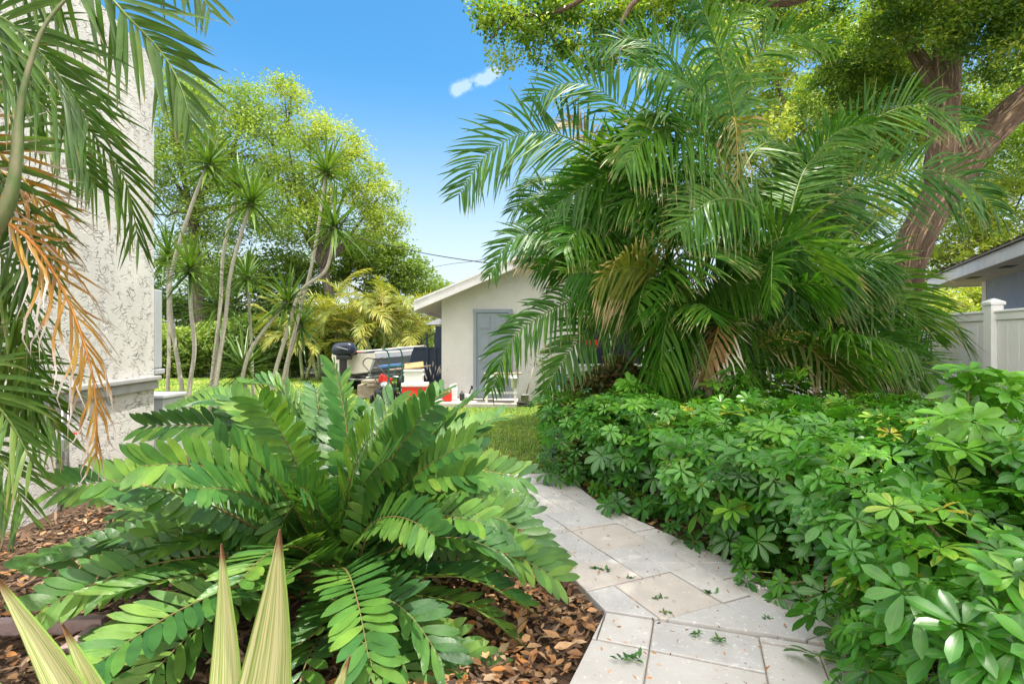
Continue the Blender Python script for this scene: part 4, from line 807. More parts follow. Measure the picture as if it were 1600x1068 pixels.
def garage():
    root, w = gable_house('garage', 'pale stucco garage with a grey-blue door beyond the lawn', -1.65, 3.43, 12, .89, .42, 2.36, 8, None, .5, .53)
    # wall: rebuilt with openings: add the recess frames in front of the solid gable
    w.build('wall', M['stucco_far'], root)
    d = Acc(); x0, x1, z0, z1 = -.82, -.08, .1, 2.08
    box(d, ((x0+x1)/2, 11.975, (z0+z1)/2), (x1-x0, .04, z1-z0), 0, bev=.004)
    for px, pz, pw, ph in ((.25, .42, .26, .5), (.25, 1.12, .26, .62), (.25, 1.75, .26, .3), (.75, .42, .26, .5), (.75, 1.12, .26, .62), (.75, 1.75, .26, .3)):
        cx = x0+(x1-x0)*px; box(d, (cx, 11.95, z0+pz), (pw, .016, ph), 0, bev=.006); box(d, (cx, 11.94, z0+pz), (pw-.08, .012, ph-.08), 0, bev=.005)
    door = d.build('door', M['door'], root)
    k = Acc(); lathe(k, (0, 0, 0), [(.01, 0), (.012, .03), (.03, .04), (.032, .06), (.02, .07)], 12); k.V[0] = np.column_stack([k.V[0][:, 0]+x0+.07, 11.955-k.V[0][:, 2], k.V[0][:, 1]+1.0]); k.build('handle', M['metal'], root, door)
    f = Acc()
    for c, s in (((x0-.045, 11.965, 1.1), (.08, .07, 2.12)), ((x1+.045, 11.965, 1.1), (.08, .07, 2.12)), (((x0+x1)/2, 11.965, z1+.045), (x1-x0+.18, .072, .085))): box(f, c, s, 0, bev=.006)
    f.build('door_frame', M['door'], root, door)
    # window
    wx0, wx1, wz0, wz1 = 1.5, 3.1, .86, 1.95; f = Acc(); m = .06
    for c, s in (((wx0, 11.97, (wz0+wz1)/2), (m, .08, wz1-wz0)), ((wx1, 11.97, (wz0+wz1)/2), (m, .08, wz1-wz0)), (((wx0+wx1)/2, 11.968, wz1), (wx1-wx0+m, .084, m)), (((wx0+wx1)/2, 11.968, wz0), (wx1-wx0+m, .084, m)), (((wx0+wx1)/2, 11.972, (wz0+wz1)/2), (.04, .07, wz1-wz0-.06))): box(f, c, s, 0, bev=.005)
    win = f.build('window', M['white'], root)
    p = Acc(); box(p, ((wx0+wx1)/2, 11.985, (wz0+wz1)/2), (wx1-wx0-.06, .012, wz1-wz0-.06), 0, bev=0); p.build('pane', M['glass'], root, win)
    s = Acc(); box(s, ((wx0+wx1)/2, 11.93, wz0-.1), (wx1-wx0+.3, .14, .1), 0, bev=.01); s.build('sill', M['ledge'], root, win)
    c = Acc(); V = []; 
    x = np.linspace(wx0+.06, wx0+.5, 24)
    top = np.column_stack([x, 11.972+.004*np.sin(x*60), np.full(24, wz1-.5)]); bot = np.column_stack([x, 11.972+.004*np.sin(x*60), np.full(24, wz1-.62)+.03*np.sin(x*40)])
    i = np.arange(23); c.add(np.vstack([top, bot]), np.stack([i, i+1, i+25, i+24], -1)); c.build('red_valance', M['red'], root, win)
garage()
a = Acc(); poly_prism(a, [(-2.5, 10.95, 0), (.1, 10.8, 0), (.15, 11.98, 0), (-2.5, 11.98, 0)], (0, 0, .09)); tag(a.build('patio', M['concrete']), kind='structure')

def right_house():
    root = thing('neighbour_house', 'blue-grey stucco house with a broad white eave behind the white fence', 'house', (9.6, 10, 0))
    e = nrm(np.array([-.46, -.89])); n = np.array([-e[1], e[0]])*1.0     # e: along the eave towards the camera, n: into the house
    if n[0] < 0: n = -n
    A = np.array([9.2, 11.3])-e*.15; L = 9.0; zs = 2.62; fh = .2
    def quad(u0, u1, v0, v1): return [A+e*u0+n*v0, A+e*u1+n*v0, A+e*u1+n*v1, A+e*u0+n*v1]
    def pr(acc, q, z, h): poly_prism(acc, [(x, y, z) for x, y in q], (0, 0, h))
    w = Acc(); pr(w, quad(.75, L-.6, .75, 7), 0, zs+.02); w.build('wall', M['stucco_blue'], root)
    q = Acc(); pr(q, quad(.735, .95, .735, .8), 0, zs-.002); q.build('corner_trim', M['white_trim'], root)
    r = Acc(); z = zs+fh; sl = .28
    o = [A+e*-.04+n*-.04, A+e*(L+.04)+n*-.04, A+e*(L+.04)+n*7.8, A+e*-.04+n*7.8]; k = 3.9
    rd = [A+e*3.9+n*k, A+e*(L-3.9)+n*k]
    V = np.array([(*p, z) for p in o]+[(*p, z+sl*k) for p in rd]+[(*p, z-.03) for p in o]); r.add(V, [np.array([[0, 1, 5, 4], [2, 3, 4, 5], [0, 6, 7, 1], [1, 7, 8, 2], [2, 8, 9, 3], [3, 9, 6, 0]]), np.array([[1, 2, 5], [3, 0, 4]])], smooth=False)
    roof = r.build('roof', M['shingle'], root)
    f = Acc(); pr(f, quad(0, L, 0, .03), zs-.03, fh); pr(f, quad(0, .03, .033, 7.7), zs-.03, fh); f.build('fascia', M['white_trim'], root, roof)
    s = Acc(); pr(s, quad(.035, L, .035, 7.7), zs, .02); s.build('soffit', M['soffit'], root, roof)
    v = Acc()
    for u in (1.6, 3.2, 4.8): pr(v, quad(u, u+.35, .25, .42), zs-.006, .004)
    v.build('soffit_vent', M['pot'], root, roof)
    g = Acc(); m = 1500; u = R.uniform(-.03, L*.7, m); vv = np.abs(R.normal(0, .14, m))-.04
    rhombs(g, np.column_stack([A+e*u[:, None]+n*vv[:, None], z+.005+np.maximum(vv, 0)*sl+R.uniform(0, .035, m)]), .055, R.random(m)*.6, 1.2); g.build('leaf_litter', M['dirty'], root, roof)
right_house()

def left_house():
    root = thing('stucco_house', 'cream rough-stucco house wall filling the left of the photo', 'house', (-4.0, 4.0, 0))
    A = np.array([-3.45, 2.3]); Bc = np.array([-4.0, 5.72]); d = (Bc-A)/np.linalg.norm(Bc-A); n = np.array([d[1], -d[0]])
    w = Acc(); q = [A-d*4, Bc, Bc-n*4, A-d*4-n*4]; poly_prism(w, [(x, y, 0) for x, y in q], (0, 0, 4.56)); w.build('wall', M['stucco_near'], root)
    ang = math.atan2(d[1], d[0]); L = np.linalg.norm(Bc-A)
    def along(t, off, z): p = A+d*t+n*off; return (p[0], p[1], z)
    l = Acc(); box(l, along(L/2-2+.03, .035, 1.0), (L+4, .07, .05), 0, ang, .012); box(l, along(L/2-2+.02, .02, .925), (L+4, .04, .09), 0, ang, .01); l.build('ledge', M['ledge'], root)
    c = Acc()
    for t, r in ((1.95, .014), (2.02, .01)): tube(c, [along(t, .04, .02), along(t, .04, .86)], r, 8)
    box(c, along(1.95, .05, .55), (.06, .05, .1), 0, ang); c.build('conduit', M['metal'], root)
    v = Acc(); lathe(v, along(2.05, .09, .62), [(.0, 0), (.03, .002), (.03, .014), (0, .016)], 12); v.build('valve_handle', M['red'], root)
    f = Acc(); box(f, along(.95, .03, 1.75), (.5, .06, .5), 0, ang); box(f, along(.95, .05, 1.47), (.6, .1, .06), 0, ang); f.build('window_frame', M['white_trim'], root)
    p = Acc(); e = Bc-n*.35+d*.12; box(p, (e[0]+.2, e[1]+.08, 1.55), (.22, .16, .9), 0, ang-math.pi/2, .015); box(p, (e[0]+.2, e[1]+.08, 1.06), (.26, .2, .06), 0, ang-math.pi/2, .01); p.build('meter_cabinet', M['grey_box'], root)
left_house()

def fence():
    root = thing('vinyl_fence', 'white vinyl privacy fence with capped posts along the right side', 'fence', (5.5, 6, 0))
    a = np.array([5.47, 5.82]); d = np.array([.15, 1.0]); d = d/np.linalg.norm(d); ang = math.atan2(d[1], d[0]); n = np.array([-d[1], d[0]]); S = 1.78; H = 1.74
    for k in range(-3, 6):
        p = a+d*S*k; c = Acc(); box(c, (p[0], p[1], H/2+.04), (.127, .127, H+.08), 0, ang, .006); po = c.build('post', M['vinyl'], root)
        c = Acc(); z = H+.08; v = np.array([(-1, -1), (1, -1), (1, 1), (-1, 1)]); ca, sa = math.cos(ang), math.sin(ang)
        def ring(h, zz): return [(p[0]+(x*ca-y*sa)*h, p[1]+(x*sa+y*ca)*h, zz) for x, y in v]
        V = np.array(ring(.076, z)+ring(.076, z+.03)+ring(.05, z+.05)+ring(.01, z+.075)); i = np.arange(4); j = (i+1) % 4
        c.add(V, [np.stack([i+4*q, j+4*q, j+4*q+4, i+4*q+4], -1) for q in range(3)]+[i[::-1][None], (i+12)[None]], smooth=False); c.build('cap', M['vinyl'], root, po)
        if k == 5: break
        m = p+d*S/2
        for z, h, w in ((H-.05, .09, .06), (.92, .13, .06), (.12, .13, .06)):
            c = Acc(); box(c, (m[0], m[1], z), (S-.13, w, h), 0, ang, .008)
            if z > 1.5: box(c, (m[0], m[1], z+.05), (S-.13, w+.025, .025), 0, ang, .008)
            c.build('rail', M['vinyl'], root)
        c = Acc(); np_ = 11; pw = (S-.15)/np_
        for i in range(np_):
            q = p+d*(.075+pw*(i+.5)); box(c, (q[0], q[1], .95), (pw-.006, .022, 1.62), 0, ang, .004)
        box(c, (m[0]-n[0]*.004, m[1]-n[1]*.004, .95), (S-.14, .008, 1.6), 0, ang, 0)
        c.build('panel', M['vinyl'], root)
fence()

# ------------------------------------------------------------------ boat, trailer and the clutter by the garage
def boat():
    s0 = np.array([-4.2, 13.6]); hd = nrm(np.array([.30, .95])); sd = np.array([hd[1], -hd[0]])
    root = thing('motor_boat', 'small open aluminium boat with a black outboard motor on a trailer', 'boat', (s0[0], s0[1], .55))
    def pt(u, v, z): p = s0+hd*u+sd*v; return [p[0], p[1], z]
    N = 16; uu = np.linspace(0, 4.1, N); st = []
    for u in uu:
        q = u/4.1; b = .64*np.interp(q, [0, .5, .8, 1], [1, 1, .72, .06]); bot = b*.78; zb = .56+.28*max(0, q-.6)**1.5*2; zt = 1.1+.16*q*q
        st.append([pt(u, -b, zt), pt(u, -b*1.02, zt-.12), pt(u, -bot, zb+.06), pt(u, 0, zb), pt(u, bot, zb+.06), pt(u, b*1.02, zt-.12), pt(u, b, zt)])
    st = np.array(st); h = Acc(); i = np.arange(N-1)[:, None]*7+np.arange(6)[None]; h.add(st, np.stack([i, i+1, i+8, i+7], -1).reshape(-1, 4), smooth=False)
    o = h.build('hull', M['alu'], root); md = o.modifiers.new('thickness', 'SOLIDIFY'); md.thickness = .02
    t = Acc(); poly_prism(t, st[0]-np.array([hd[0]*.01, hd[1]*.01, 0]), (-hd[0]*.05, -hd[1]*.05, 0)); t.build('transom', M['cream'], root)
    g = Acc()
    for k in (0, 6): tube(g, st[:, k]+np.array([0, 0, .01]), .022, 8)
    g.build('gunwale', M['cream'], root)
    b = Acc()
    for u in (1.1, 2.3): c = pt(u, 0, .92); box(b, c, (1.15, .28, .04), 0, math.atan2(sd[1], sd[0]))
    b.build('bench', M['alu'], root)
    q = Acc()
    for dz in (.72, .86): tube(q, st[:, 5]*.5+st[:, 4]*.5+np.array([sd[0]*.03, sd[1]*.03, dz-.8]), .008, 6)
    q.build('strake', M['alu'], root)
    m = Acc(); c = np.array(pt(-.28, -.1, 1.22)); bm = bmesh.new(); bmesh.ops.create_uvsphere(bm, u_segments=20, v_segments=12, radius=1)
    for v in bm.verts:
        v.co = Vector([math.copysign(abs(x)**.6, x) for x in v.co]); v.co.x *= .3*(1-.12*v.co.z); v.co.y *= .2; v.co.z *= .17
    bmesh.ops.rotate(bm, cent=(0, 0, 0), matrix=Matrix.Rotation(-.06, 3, 'Y'), verts=bm.verts); bmesh.ops.translate(bm, vec=Vector(c), verts=bm.verts); dump(m, bm, 0, True); mo = m.build('outboard_motor', M['cowl'], root)
    l = Acc(); box(l, (c[0], c[1], c[2]-.22), (.34, .3, .12), 0, 0, .03); box(l, (c[0]-.02, c[1]-.02, c[2]-.55), (.16, .2, .6), 0, 0, .04); box(l, (c[0]-.02, c[1]-.02, c[2]-.82), (.3, .14, .05), 0, 0, .01)
    tube(l, [(c[0]+.2, c[1]+.1, c[2]-.13), (c[0]+.7, c[1]+.4, c[2]-.08)], [.03, .022], 8); l.build('motor_leg', M['black'], root, mo)
    s = Acc(); box(s, (c[0]+.02, c[1]-.205, c[2]+.02), (.3, .006, .03), 0, 0, .002, M=Matrix.Rotation(.25, 4, 'Y')); s.build('cowl_stripe', M['metal'], root, mo)
    f = Acc(); box(f, pt(.3, -.05, 1.06), (.3, .22, .16), 0, 0, .03); tag(f.build('fuel_tank', M['red']), 'faded red fuel tank inside the boat beside the motor', 'fuel tank')
    tr = thing('boat_trailer', 'galvanised trailer carrying the aluminium boat', 'trailer', (s0[0], s0[1], 0)); fr = Acc()
    for v in (-.45, .45): tube(fr, [pt(-.1, v, .46), pt(2.8, v, .46), pt(4.3, 0, .46)], .035, 8)
    for u in (.1, 1.2, 2.4): tube(fr, [pt(u, -.75 if u == 1.2 else -.45, .4), pt(u, .75 if u == 1.2 else .45, .4)], .035, 8)
    for v in (-.4, .4): box(fr, pt(1.2, v, .53), (2.2, .08, .06), 0, math.atan2(hd[1], hd[0]))
    fr.build('frame', M['metal'], tr)
    for v in (-.78, .78):
        w = Acc(); lathe(w, (0, 0, 0), [(.06, -.08), (.2, -.08), (.25, -.05), (.25, .05), (.2, .08), (.06, .08)], 24); V = w.V[0]; p = np.array(pt(1.2, v, .25)); w.V[0] = p+V[:, :1]*np.array([hd[0], hd[1], 0])+V[:, 1:2]*np.array([0, 0, 1])+V[:, 2:3]*np.array([sd[0], sd[1], 0]); w.build('wheel', M['black'], tr)
boat()

def clutter():
    # dark gate and tall dark shed panel beside the garage
    g = thing('dark_gate', 'dark navy panel gate with a sloping end beside the garage corner', 'gate', (-2.2, 12.9, 0)); a = Acc()
    poly_prism(a, [(-2.62, 12.7, 0), (-1.67, 12.7, 0), (-1.67, 12.7, 1.24), (-2.42, 12.7, 1.26), (-2.62, 12.7, .7)], (0, .05, 0)); a.build('panel', M['navy'], g)
    a = Acc()
    for x in (-2.1, -1.9): box(a, (x, 12.68, .8), (.05, .05, 1.6), 0)
    box(a, (-2.05, 12.68, 1.255), (.76, .035, .03), 0); a.build('post', M['navy'], g)
    a = Acc(); poly_prism(a, [(-3.05, 14.6, .6), (-2.62, 12.75, .0), (-2.62, 12.75, .7), (-2.45, 12.75, 1.25), (-2.7, 14.6, 1.2)], (.03, .02, 0)); a.build('side_panel', M['navy'], g)
    s = thing('dark_shed', 'narrow dark shed with a small pale roof peeping past the garage corner', 'shed', (-2.3, 16.5, 0)); a = Acc(); box(a, (-2.0, 16.5, .95), (.85, .6, 1.9), 0); a.build('wall', M['navy'], s)
    a = Acc(); poly_prism(a, [(-2.75, 16.1, 1.95), (-1.7, 16.1, 1.95), (-1.7, 16.1, 2.25), (-2.1, 16.1, 2.22)], (0, .9, 0)); a.build('roof', M['grey_box'], s)
    # coolers
    def cooler(name, label, c, s, bm, lm):
        r = thing(name, label, 'cooler', (c[0], c[1], c[2])); a = Acc(); box(a, (c[0], c[1], c[2]+s[2]*.4), (s[0], s[1], s[2]*.8), 0, .05, .02); a.build('body', M[bm], r)
        a = Acc(); box(a, (c[0], c[1], c[2]+s[2]*.9), (s[0]+.03, s[1]+.03, s[2]*.2), 0, .05, .02); a.build('lid', M[lm], r)
        for q in (-1, 1): a = Acc(); box(a, (c[0]+q*(s[0]/2+.015), c[1], c[2]+s[2]*.6), (.03, .14, .05), 0, .05, .01); a.build('handle', M[lm], r)
    cooler('red_cooler', 'red ice chest with a white lid, under the white cooler', (-2.17, 11.5, .09), (.55, .36, .4), 'red', 'coolwhite')
    cooler('white_cooler', 'white cooler stacked on the red ice chest', (-2.2, 11.5, .49), (.4, .32, .3), 'coolwhite', 'coolwhite')
    b = Acc(); Mx = Matrix.Rotation(.35, 4, 'X') @ Matrix.Rotation(-.12, 4, 'Y'); box(b, (-2.2, 11.5, .87), (.42, .3, .03), 0, .2, .004, Mx); box(b, (-2.22, 11.58, .85), (.3, .02, .12), 0, .2, .003)
    tag(b.build('cardboard_box', M['tan']), 'torn tan cardboard piece lying on top of the white cooler', 'cardboard')
    # hand truck
    h = thing('hand_truck', 'green tubular hand truck standing left of the coolers', 'hand truck', (-2.65, 11.6, 0)); a = Acc(); x0, x1, y = -2.8, -2.5, 11.62
    for x in (x0, x1): tube(a, [(x, y-.1, .12), (x, y, .6), (x, y+.03, 1.08), (x-.05 if x == x0 else x-.02, y-.06, 1.22), (x-.1 if x == x0 else x-.05, y-.16, 1.24)], .016, 8, 0, 16)
    for z in (.35, .6, .85): tube(a, [(x0, y-.02, z), (x1, y-.02, z)], .012, 8)
    tube(a, [((x0+x1)/2, y-.03, .35), ((x0+x1)/2, y-.01, .85)], .01, 8); a.build('frame', M['green_metal'], h)
    a = Acc(); box(a, ((x0+x1)/2, y-.2, .1), (.36, .22, .012), 0); a.build('toe_plate', M['green_metal'], h)
    for x in (x0-.06, x1+.06):
        a = Acc(); lathe(a, (0, 0, 0), [(.03, -.035), (.1, -.035), (.125, -.02), (.125, .02), (.1, .035), (.03, .035)], 20); V = a.V[0]; a.V[0] = np.column_stack([V[:, 2]+x, V[:, 0]+y+.06, V[:, 1]+.127]); a.build('wheel', M['black'], h)
    # push mower
    m = thing('push_mower', 'old push mower with a bent black handle in front of the boat', 'mower', (-2.95, 11.9, 0)); a = Acc(); box(a, (-2.95, 11.9, .22), (.5, .45, .16), 0, .3, .05); a.build('deck', M['black'], m)
    a = Acc(); lathe(a, (-2.95, 11.9, .3), [(.13, 0), (.14, .1), (.1, .16), (.04, .18)], 16); a.build('engine', M['metal'], m)
    a = Acc()
    for dx in (-.16, .16): tube(a, [(-2.8+dx, 11.75, .3), (-3.15+dx, 11.85, .72), (-3.32+dx, 11.95, .9), (-3.25+dx, 12.0, 1.02), (-3.08+dx, 12.0, 1.0)], .013, 8, 0, 18)
    tube(a, [(-3.24, 12, 1.0), (-2.92, 12, 1.0)], .014, 8); a.build('handle', M['black'], m)
    for x, yy in ((-3.2, 11.68), (-2.72, 11.72), (-3.18, 12.12), (-2.7, 12.12)):
        a = Acc(); lathe(a, (0, 0, 0), [(.02, -.025), (.09, -.025), (.1, 0), (.09, .025), (.02, .025)], 16); V = a.V[0]; a.V[0] = np.column_stack([V[:, 2]+x, V[:, 0]+yy, V[:, 1]+.1]); a.build('wheel', M['black'], m)
    a = Acc(); box(a, (-3.02, 12.2, .5), (.3, .25, .2), 0, .3, .04, Matrix.Rotation(.4, 4, 'Y')); tag(a.build('red_engine_cover', M['red']), 'small red engine cover lying behind the mower handle', 'machine part')
    a = Acc(); box(a, (-3.0, 12.6, .8), (.55, .3, .1), 0, .2, .04, Matrix.Rotation(-.1, 4, 'Y')); tag(a.build('blue_tarp', M['blue']), 'folded blue tarp heaped against the boat side', 'tarp')
    a = Acc(); box(a, (-2.45, 12.3, .78), (1.0, .2, .04), 0, .1, .01, Matrix.Rotation(-.1, 4, 'Y')); tag(a.build('weathered_board', M['wood']), 'weathered board propped behind the hand truck', 'board')
    gp = 'short planks lying under the boat'
    for i, (x, z) in enumerate(((-3.5, .5), (-3.2, .5), (-3.4, .42))):
        a = Acc(); box(a, (x, 12.6, z-.06), (.28, .5, .06), 0, .1*i, .005); tag(a.build('short_plank', M['wood']), ('short plank at the left of the stack before the trailer', 'short plank at the right of the stack before the trailer', 'short plank lowest in the stack before the trailer')[i], 'plank', gp)
    a = Acc(); box(a, (-3.4, 12.6, .2), (.7, .4, .32), 0, .05, .01); tag(a.build('wooden_crate', M['wood']), 'low wooden crate carrying the short planks', 'crate')
    # jugs
    def jug(name, label, c, s, mat, cap):
        r = thing(name, label, 'jug', c); a = Acc(); x, y, z = c; box(a, (x, y, z+s[2]*.38), (s[0], s[1], s[2]*.76), 0, .1, .03); box(a, (x-s[0]*.18, y, z+s[2]*.8), (s[0]*.5, s[1]*.6, s[2]*.12), 0, .1, .015); a.build('body', M[mat], r)
        a = Acc(); tube(a, [(x+s[0]*.4, y, z+s[2]*.7), (x+s[0]*.4, y, z+s[2]*.95), (x+s[0]*.1, y, z+s[2]*1.0), (x-s[0]*.15, y, z+s[2]*.85)], .016, 8, 0, 14); a.build('handle', M[mat], r)
        a = Acc(); lathe(a, (x-s[0]*.25, y, z+s[2]*.84), [(.025, 0), (.025, .04), (.018, .045)], 12); a.build('cap', M[cap], r)
    jug('fuel_can', 'red plastic fuel can on the slab by the garage corner', (-1.43, 11.3, .09), (.2, .16, .27), 'red', 'black')
    jug('white_jug', 'white plastic jug standing behind the red fuel can', (-1.33, 11.55, .09), (.2, .16, .36), 'coolwhite', 'coolwhite')
    t = thing('weed_sprayer', 'small black and white garden sprayer lying on the slab', 'sprayer', (-1.0, 11.5, .09)); a = Acc(); box(a, (-.98, 11.5, .17), (.16, .12, .12), 0, .5, .03, Matrix.Rotation(.3, 4, 'Y')); a.build('tank', M['coolwhite'], t)
    a = Acc(); tube(a, [(-.98, 11.5, .2), (-.93, 11.5, .32), (-.9, 11.48, .38)], .014, 8); box(a, (-.9, 11.48, .38), (.05, .03, .08), 0); a.build('wand', M['black'], t)
    a = Acc(); lathe(a, (-1.12, 11.45, .09), [(.05, 0), (.055, .14), (.04, .17), (.02, .18), (.02, .22)], 14); tag(a.build('dark_bottle', M['black']), 'dark bottle between the white jug and the sprayer', 'bottle')
    a = Acc(); box(a, (-.72, 11.45, .1), (.6, .05, .02), 0, .02); tag(a.build('black_rod', M['black']), 'thin black rod lying on the slab along the garage wall', 'rod')
    # potting bench
    b = thing('potting_bench', 'white potting bench with a weathered top in front of the door', 'bench', (-.25, 11.2, .09)); x0, x1, y0, y1 = -.55, .1, 11.0, 11.4
    a = Acc()
    for i in range(4): box(a, ((x0+x1)/2+.03, y0+.05+.1*i, .71), (x1-x0+.18, .095, .03), 0, 0, .004)
    a.build('top', M['wood'], b)
    for x in (x0, x1-.03):
        for y in (y0+.03, y1-.03): a = Acc(); box(a, (x, y, .395 if y < 11.2 else .395), (.05, .05, .6), 0, 0, .005); a.build('leg', M['white'], b)
    a = Acc(); box(a, ((x0+x1)/2, 11.2, .3), (x1-x0+.02, .4, .03), 0, 0, .005); a.build('shelf', M['white'], b)
    a = Acc(); box(a, ((x0+x1)/2, y0+.01, .66), (x1-x0+.04, .02, .06), 0, 0, .003); a.build('apron', M['white'], b)
    a = Acc(); lathe(a, (-.02+.06, 10.93, .42), [(.055, 0), (.075, .2), (.08, .2), (.08, .22)], 16); tag(a.build('white_bucket', M['coolwhite']), 'small white bucket hung at the right front of the bench', 'bucket')
    r = thing('potted_plant', 'dark potted seedling on the lower shelf of the bench', 'potted plant', (-.32, 11.15, .315)); a = Acc(); lathe(a, (-.32, 11.15, .315), [(.05, 0), (.07, .08), (.075, .09)], 14); a.build('pot', M['white'], r)
    a = Acc(); n = 60; rhombs(a, np.array([-.32, 11.15, .45])+R.normal(0, .05, (n, 3)), .06, R.random(n)); a.build('leaves', M['tree_dark'], r)
    # ornamental grass clump
    r = thing('ornamental_grass', 'tan ornamental grass with grey plumes at the garage corner', 'grass clump', (-1.85, 11.75, 0)); a = Acc(); n = 240; th = R.uniform(0, 6.28, n); sp = R.uniform(.1, .6, n)
    strips(a, np.column_stack([-1.85+R.normal(0, .06, n), 11.75+R.normal(0, .06, n), np.full(n, .02)]), np.column_stack([np.cos(th)*sp, np.sin(th)*sp, np.ones(n)]), np.column_stack([np.cos(th), np.sin(th), np.zeros(n)]), R.uniform(.4, .75, n), .005, 4, 'blade', .25, .1, R.random(n)); a.build('blades', M['agrass'], r)
    a = Acc(); n = 26; th = R.uniform(0, 6.28, n); sp = R.uniform(.2, .7, n); D_ = nrm(np.column_stack([np.cos(th)*sp, np.sin(th)*sp, np.ones(n)])); strips(a, np.array([-1.85, 11.75, .1])+D_*R.uniform(.5, .75, (n, 1)), D_, np.column_stack([np.cos(th), np.sin(th), np.zeros(n)]), .2, .012, 3, 'leaf', .2, .4, R.random(n)); a.build('plumes', M['agrass_head'], r)
    # right of the bench
    r = thing('potted_sapling', 'bare-stemmed sapling in a grey pot against the garage wall', 'potted plant', (.72, 11.3, 0)); a = Acc(); lathe(a, (.72, 11.3, 0), [(.11, 0), (.15, .22), (.16, .24)], 16); a.build('pot', M['grey_box'], r)
    a = Acc(); tube(a, [(.72, 11.3, .2), (.7, 11.3, .5), (.73, 11.3, .85)], [.02, .016, .01], 8); a.build('stem', M['bark_grey'], r); a = Acc(); n = 120; rhombs(a, np.array([.73, 11.3, .95])+R.normal(0, .14, (n, 3)), .08, R.random(n)); a.build('leaves', M['tree_dark'], r)
    r = thing('garden_spade', 'wooden-handled spade leaning on the garage wall right of the bench', 'spade', (.45, 11.6, 0)); a = Acc(); tube(a, [(.32, 11.4, .25), (.55, 11.96, 1.0)], .015, 8); a.build('handle', M['wood'], r); a = Acc(); box(a, (.28, 11.32, .12), (.18, .02, .26), 0, .2, .01, Matrix.Rotation(.35, 4, 'X')); a.build('blade', M['metal'], r)
    r = thing('folding_chair', 'small blue folding chair half hidden by the hanging frond', 'chair', (1.05, 11.2, 0)); a = Acc()
    for x in (.92, 1.2): tube(a, [(x, 11.05, 0), (x, 11.4, .7)], .012, 8); tube(a, [(x, 11.4, 0), (x, 11.05, .42)], .012, 8)
    a.build('frame', M['metal'], r); a = Acc(); box(a, (1.06, 11.18, .42), (.3, .32, .02), 0); a.build('seat', M['blue'], r); a = Acc(); box(a, (1.06, 11.38, .6), (.3, .02, .2), 0); a.build('backrest', M['blue'], r)
    a = Acc(); 
    pts = []
    for k in range(70): th = k*.55; rr = .17+.03*math.sin(k*.7); pts.append((.28+rr*math.cos(th), 11.0+rr*.9*math.sin(th), .03+.0012*k+.01*math.sin(k)))
    tube(a, pts, .012, 6); tag(a.build('garden_hose', M['pot']), 'dark garden hose coiled on the grass beside the bench', 'hose')
    # utility box at the house corner
    r = thing('utility_cabinet', 'light grey utility cabinet behind the cycads at the house corner', 'cabinet', (-4.45, 6.4, 0)); a = Acc(); box(a, (-4.45, 6.4, .36), (.45, .4, .7), 0, 0, .02); a.build('body', M['grey_box'], r); a = Acc(); box(a, (-4.45, 6.4, .735), (.5, .45, .05), 0, 0, .015); a.build('lid', M['grey_box'], r)
    r = Acc(); box(r, (-2.2, 2.44, .05), (.5, .05, .07), 0, .05, .008); box(r, (-1.97, 2.33, .035), (.04, .26, .06), 0, .05, .008); tag(r.build('edging_board', M['edging']), 'faded pinkish edging board lying on the mulch at the left edge', 'edging')
clutter()

def wires():
    for pts, r, l in (([P(250, 260, 34), P(397, 340, 27), P(560, 372, 20), P(650, 393, 16.5), P(748, 409, 13.8), P(880, 424, 12.05)], .013, 'thicker black cable sagging down to the garage gable'), ([P(540, 440, 36), P(640, 424, 26), P(700, 413, 22), P(752, 406, 19), P(880, 380, 15)], .009, 'thin cable rising rightward over the garage roof'), ([P(560, 420, 34), P(665, 432, 24), P(712, 442, 20), P(800, 455, 16)], .007, 'faint lowest cable dropping behind the garage roof')):
        a = Acc(); tube(a, pts, r, 6, 0, 60); tag(a.build('overhead_cable', M['wire']), l, 'cable', 'cables over the yard')
wires()

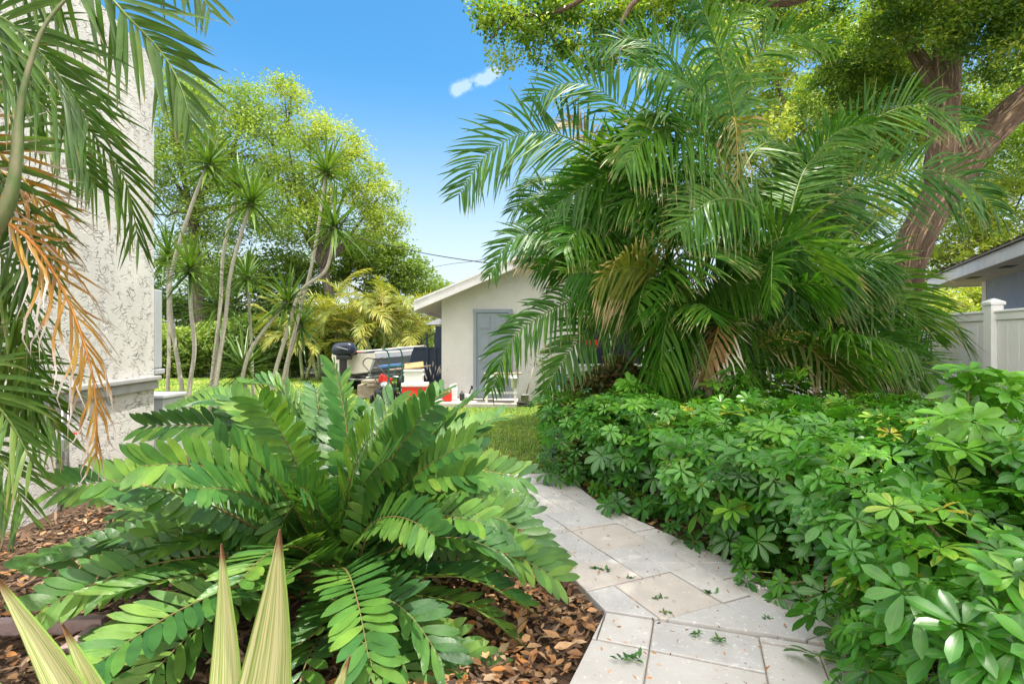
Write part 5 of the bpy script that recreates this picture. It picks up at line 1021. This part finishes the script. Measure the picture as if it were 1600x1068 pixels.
# ------------------------------------------------------------------ small plants
def small_plants():
    pos = [((862, 872), .05, 'weed sprig on the far pavers, alone near the cycad fronds'), ((942, 890), .075, 'lanky weed sprig in the joint beside the left edge of the path'), ((985, 903), .05, 'weed sprig in a joint between the path edge and its centre'), ((1030, 934), .045, 'thin trailing weed sprig at the middle of the path'),
           ((1108, 926), .07, 'widest weed sprig, below the hedge on the right half of the path'), ((1043, 957), .045, 'rounded weed sprig right of the path corner'), ((1086, 991), .05, 'weed sprig left of the step edge between the two paver sections'), ((1122, 999), .055, 'weed sprig at the tip of the step edge between the two paver sections'), ((982, 1029), .08, 'nearest weed sprig, in the joint close to the bottom edge'), ((1198, 965), .035, 'tiny weed sprig close to the hedge on the right')]
    for (px, py), r, l in pos:
        d = 1.355*F/(py-CY); c = P(px, py, d); root = Acc(); n = 12; th = R.uniform(0, 6.28, n); D_ = np.column_stack([np.cos(th), np.sin(th)*.6, R.uniform(.15, .9, n)])
        B_ = c+np.column_stack([R.uniform(-r*.6, r*.6, n), R.uniform(-.01, .01, n), np.zeros(n)]); strips(root, B_, D_, nrm(np.column_stack([-D_[:, 0]*.5, -D_[:, 1]*.5, np.ones(n)])), R.uniform(.5, 1, n)*r*.8, r*.12, 3, 'leaf', .2, .2, R.random(n)); tag(root.build('weed_sprig', M['weed']), l, 'weed', 'weed sprigs in the paver joints')
    # low round-leaved plant
    r = thing('ground_plant', 'low round-leaved green plant on the mulch behind the striped leaves', 'plant', P(245, 1040, 2.2)*[1, 1, 0]); a = Acc(); c = P(250, 1025, 2.15); c[2] = .1; n = 90
    q = c+np.column_stack([R.normal(0, .09, n), R.normal(0, .09, n), R.uniform(-.07, .06, n)]); th = R.uniform(0, 6.28, n); D_ = np.column_stack([np.cos(th), np.sin(th), R.uniform(-.1, .5, n)])
    strips(a, q, D_, nrm(np.column_stack([-D_[:, 0]*.4, -D_[:, 1]*.4-.2, np.ones(n)])), R.uniform(.035, .06, n), .016, 4, 'schef', .1, .2, R.random(n)); a.build('leaves', M['weed'], r)
    a = Acc()
    for k in range(8): tube(a, [(c[0], c[1], 0), q[k*5]], .003, 5)
    a.build('stems', M['schef_stem'], r)
    # dry tuft at the path edge
    r = thing('grass_tuft', 'half-dry grass tuft beside the left edge of the path', 'grass tuft', (.1, 3.05, 0)); a = Acc(); n = 170; th = R.uniform(0, 6.28, n); sp = R.uniform(.2, 1.1, n)
    strips(a, np.column_stack([.1+R.normal(0, .05, n), 3.05+R.normal(0, .05, n), np.full(n, .01)]), np.column_stack([np.cos(th)*sp, np.sin(th)*sp, np.ones(n)]), np.column_stack([np.cos(th), np.sin(th), np.zeros(n)]), R.uniform(.12, .3, n), .003, 4, 'blade', .4, .1, R.uniform(.3, 1, n)); a.build('blades', M['agrass'], r)
small_plants()
for o in bpy.data.objects:
    if '_w' in o: del o['_w']
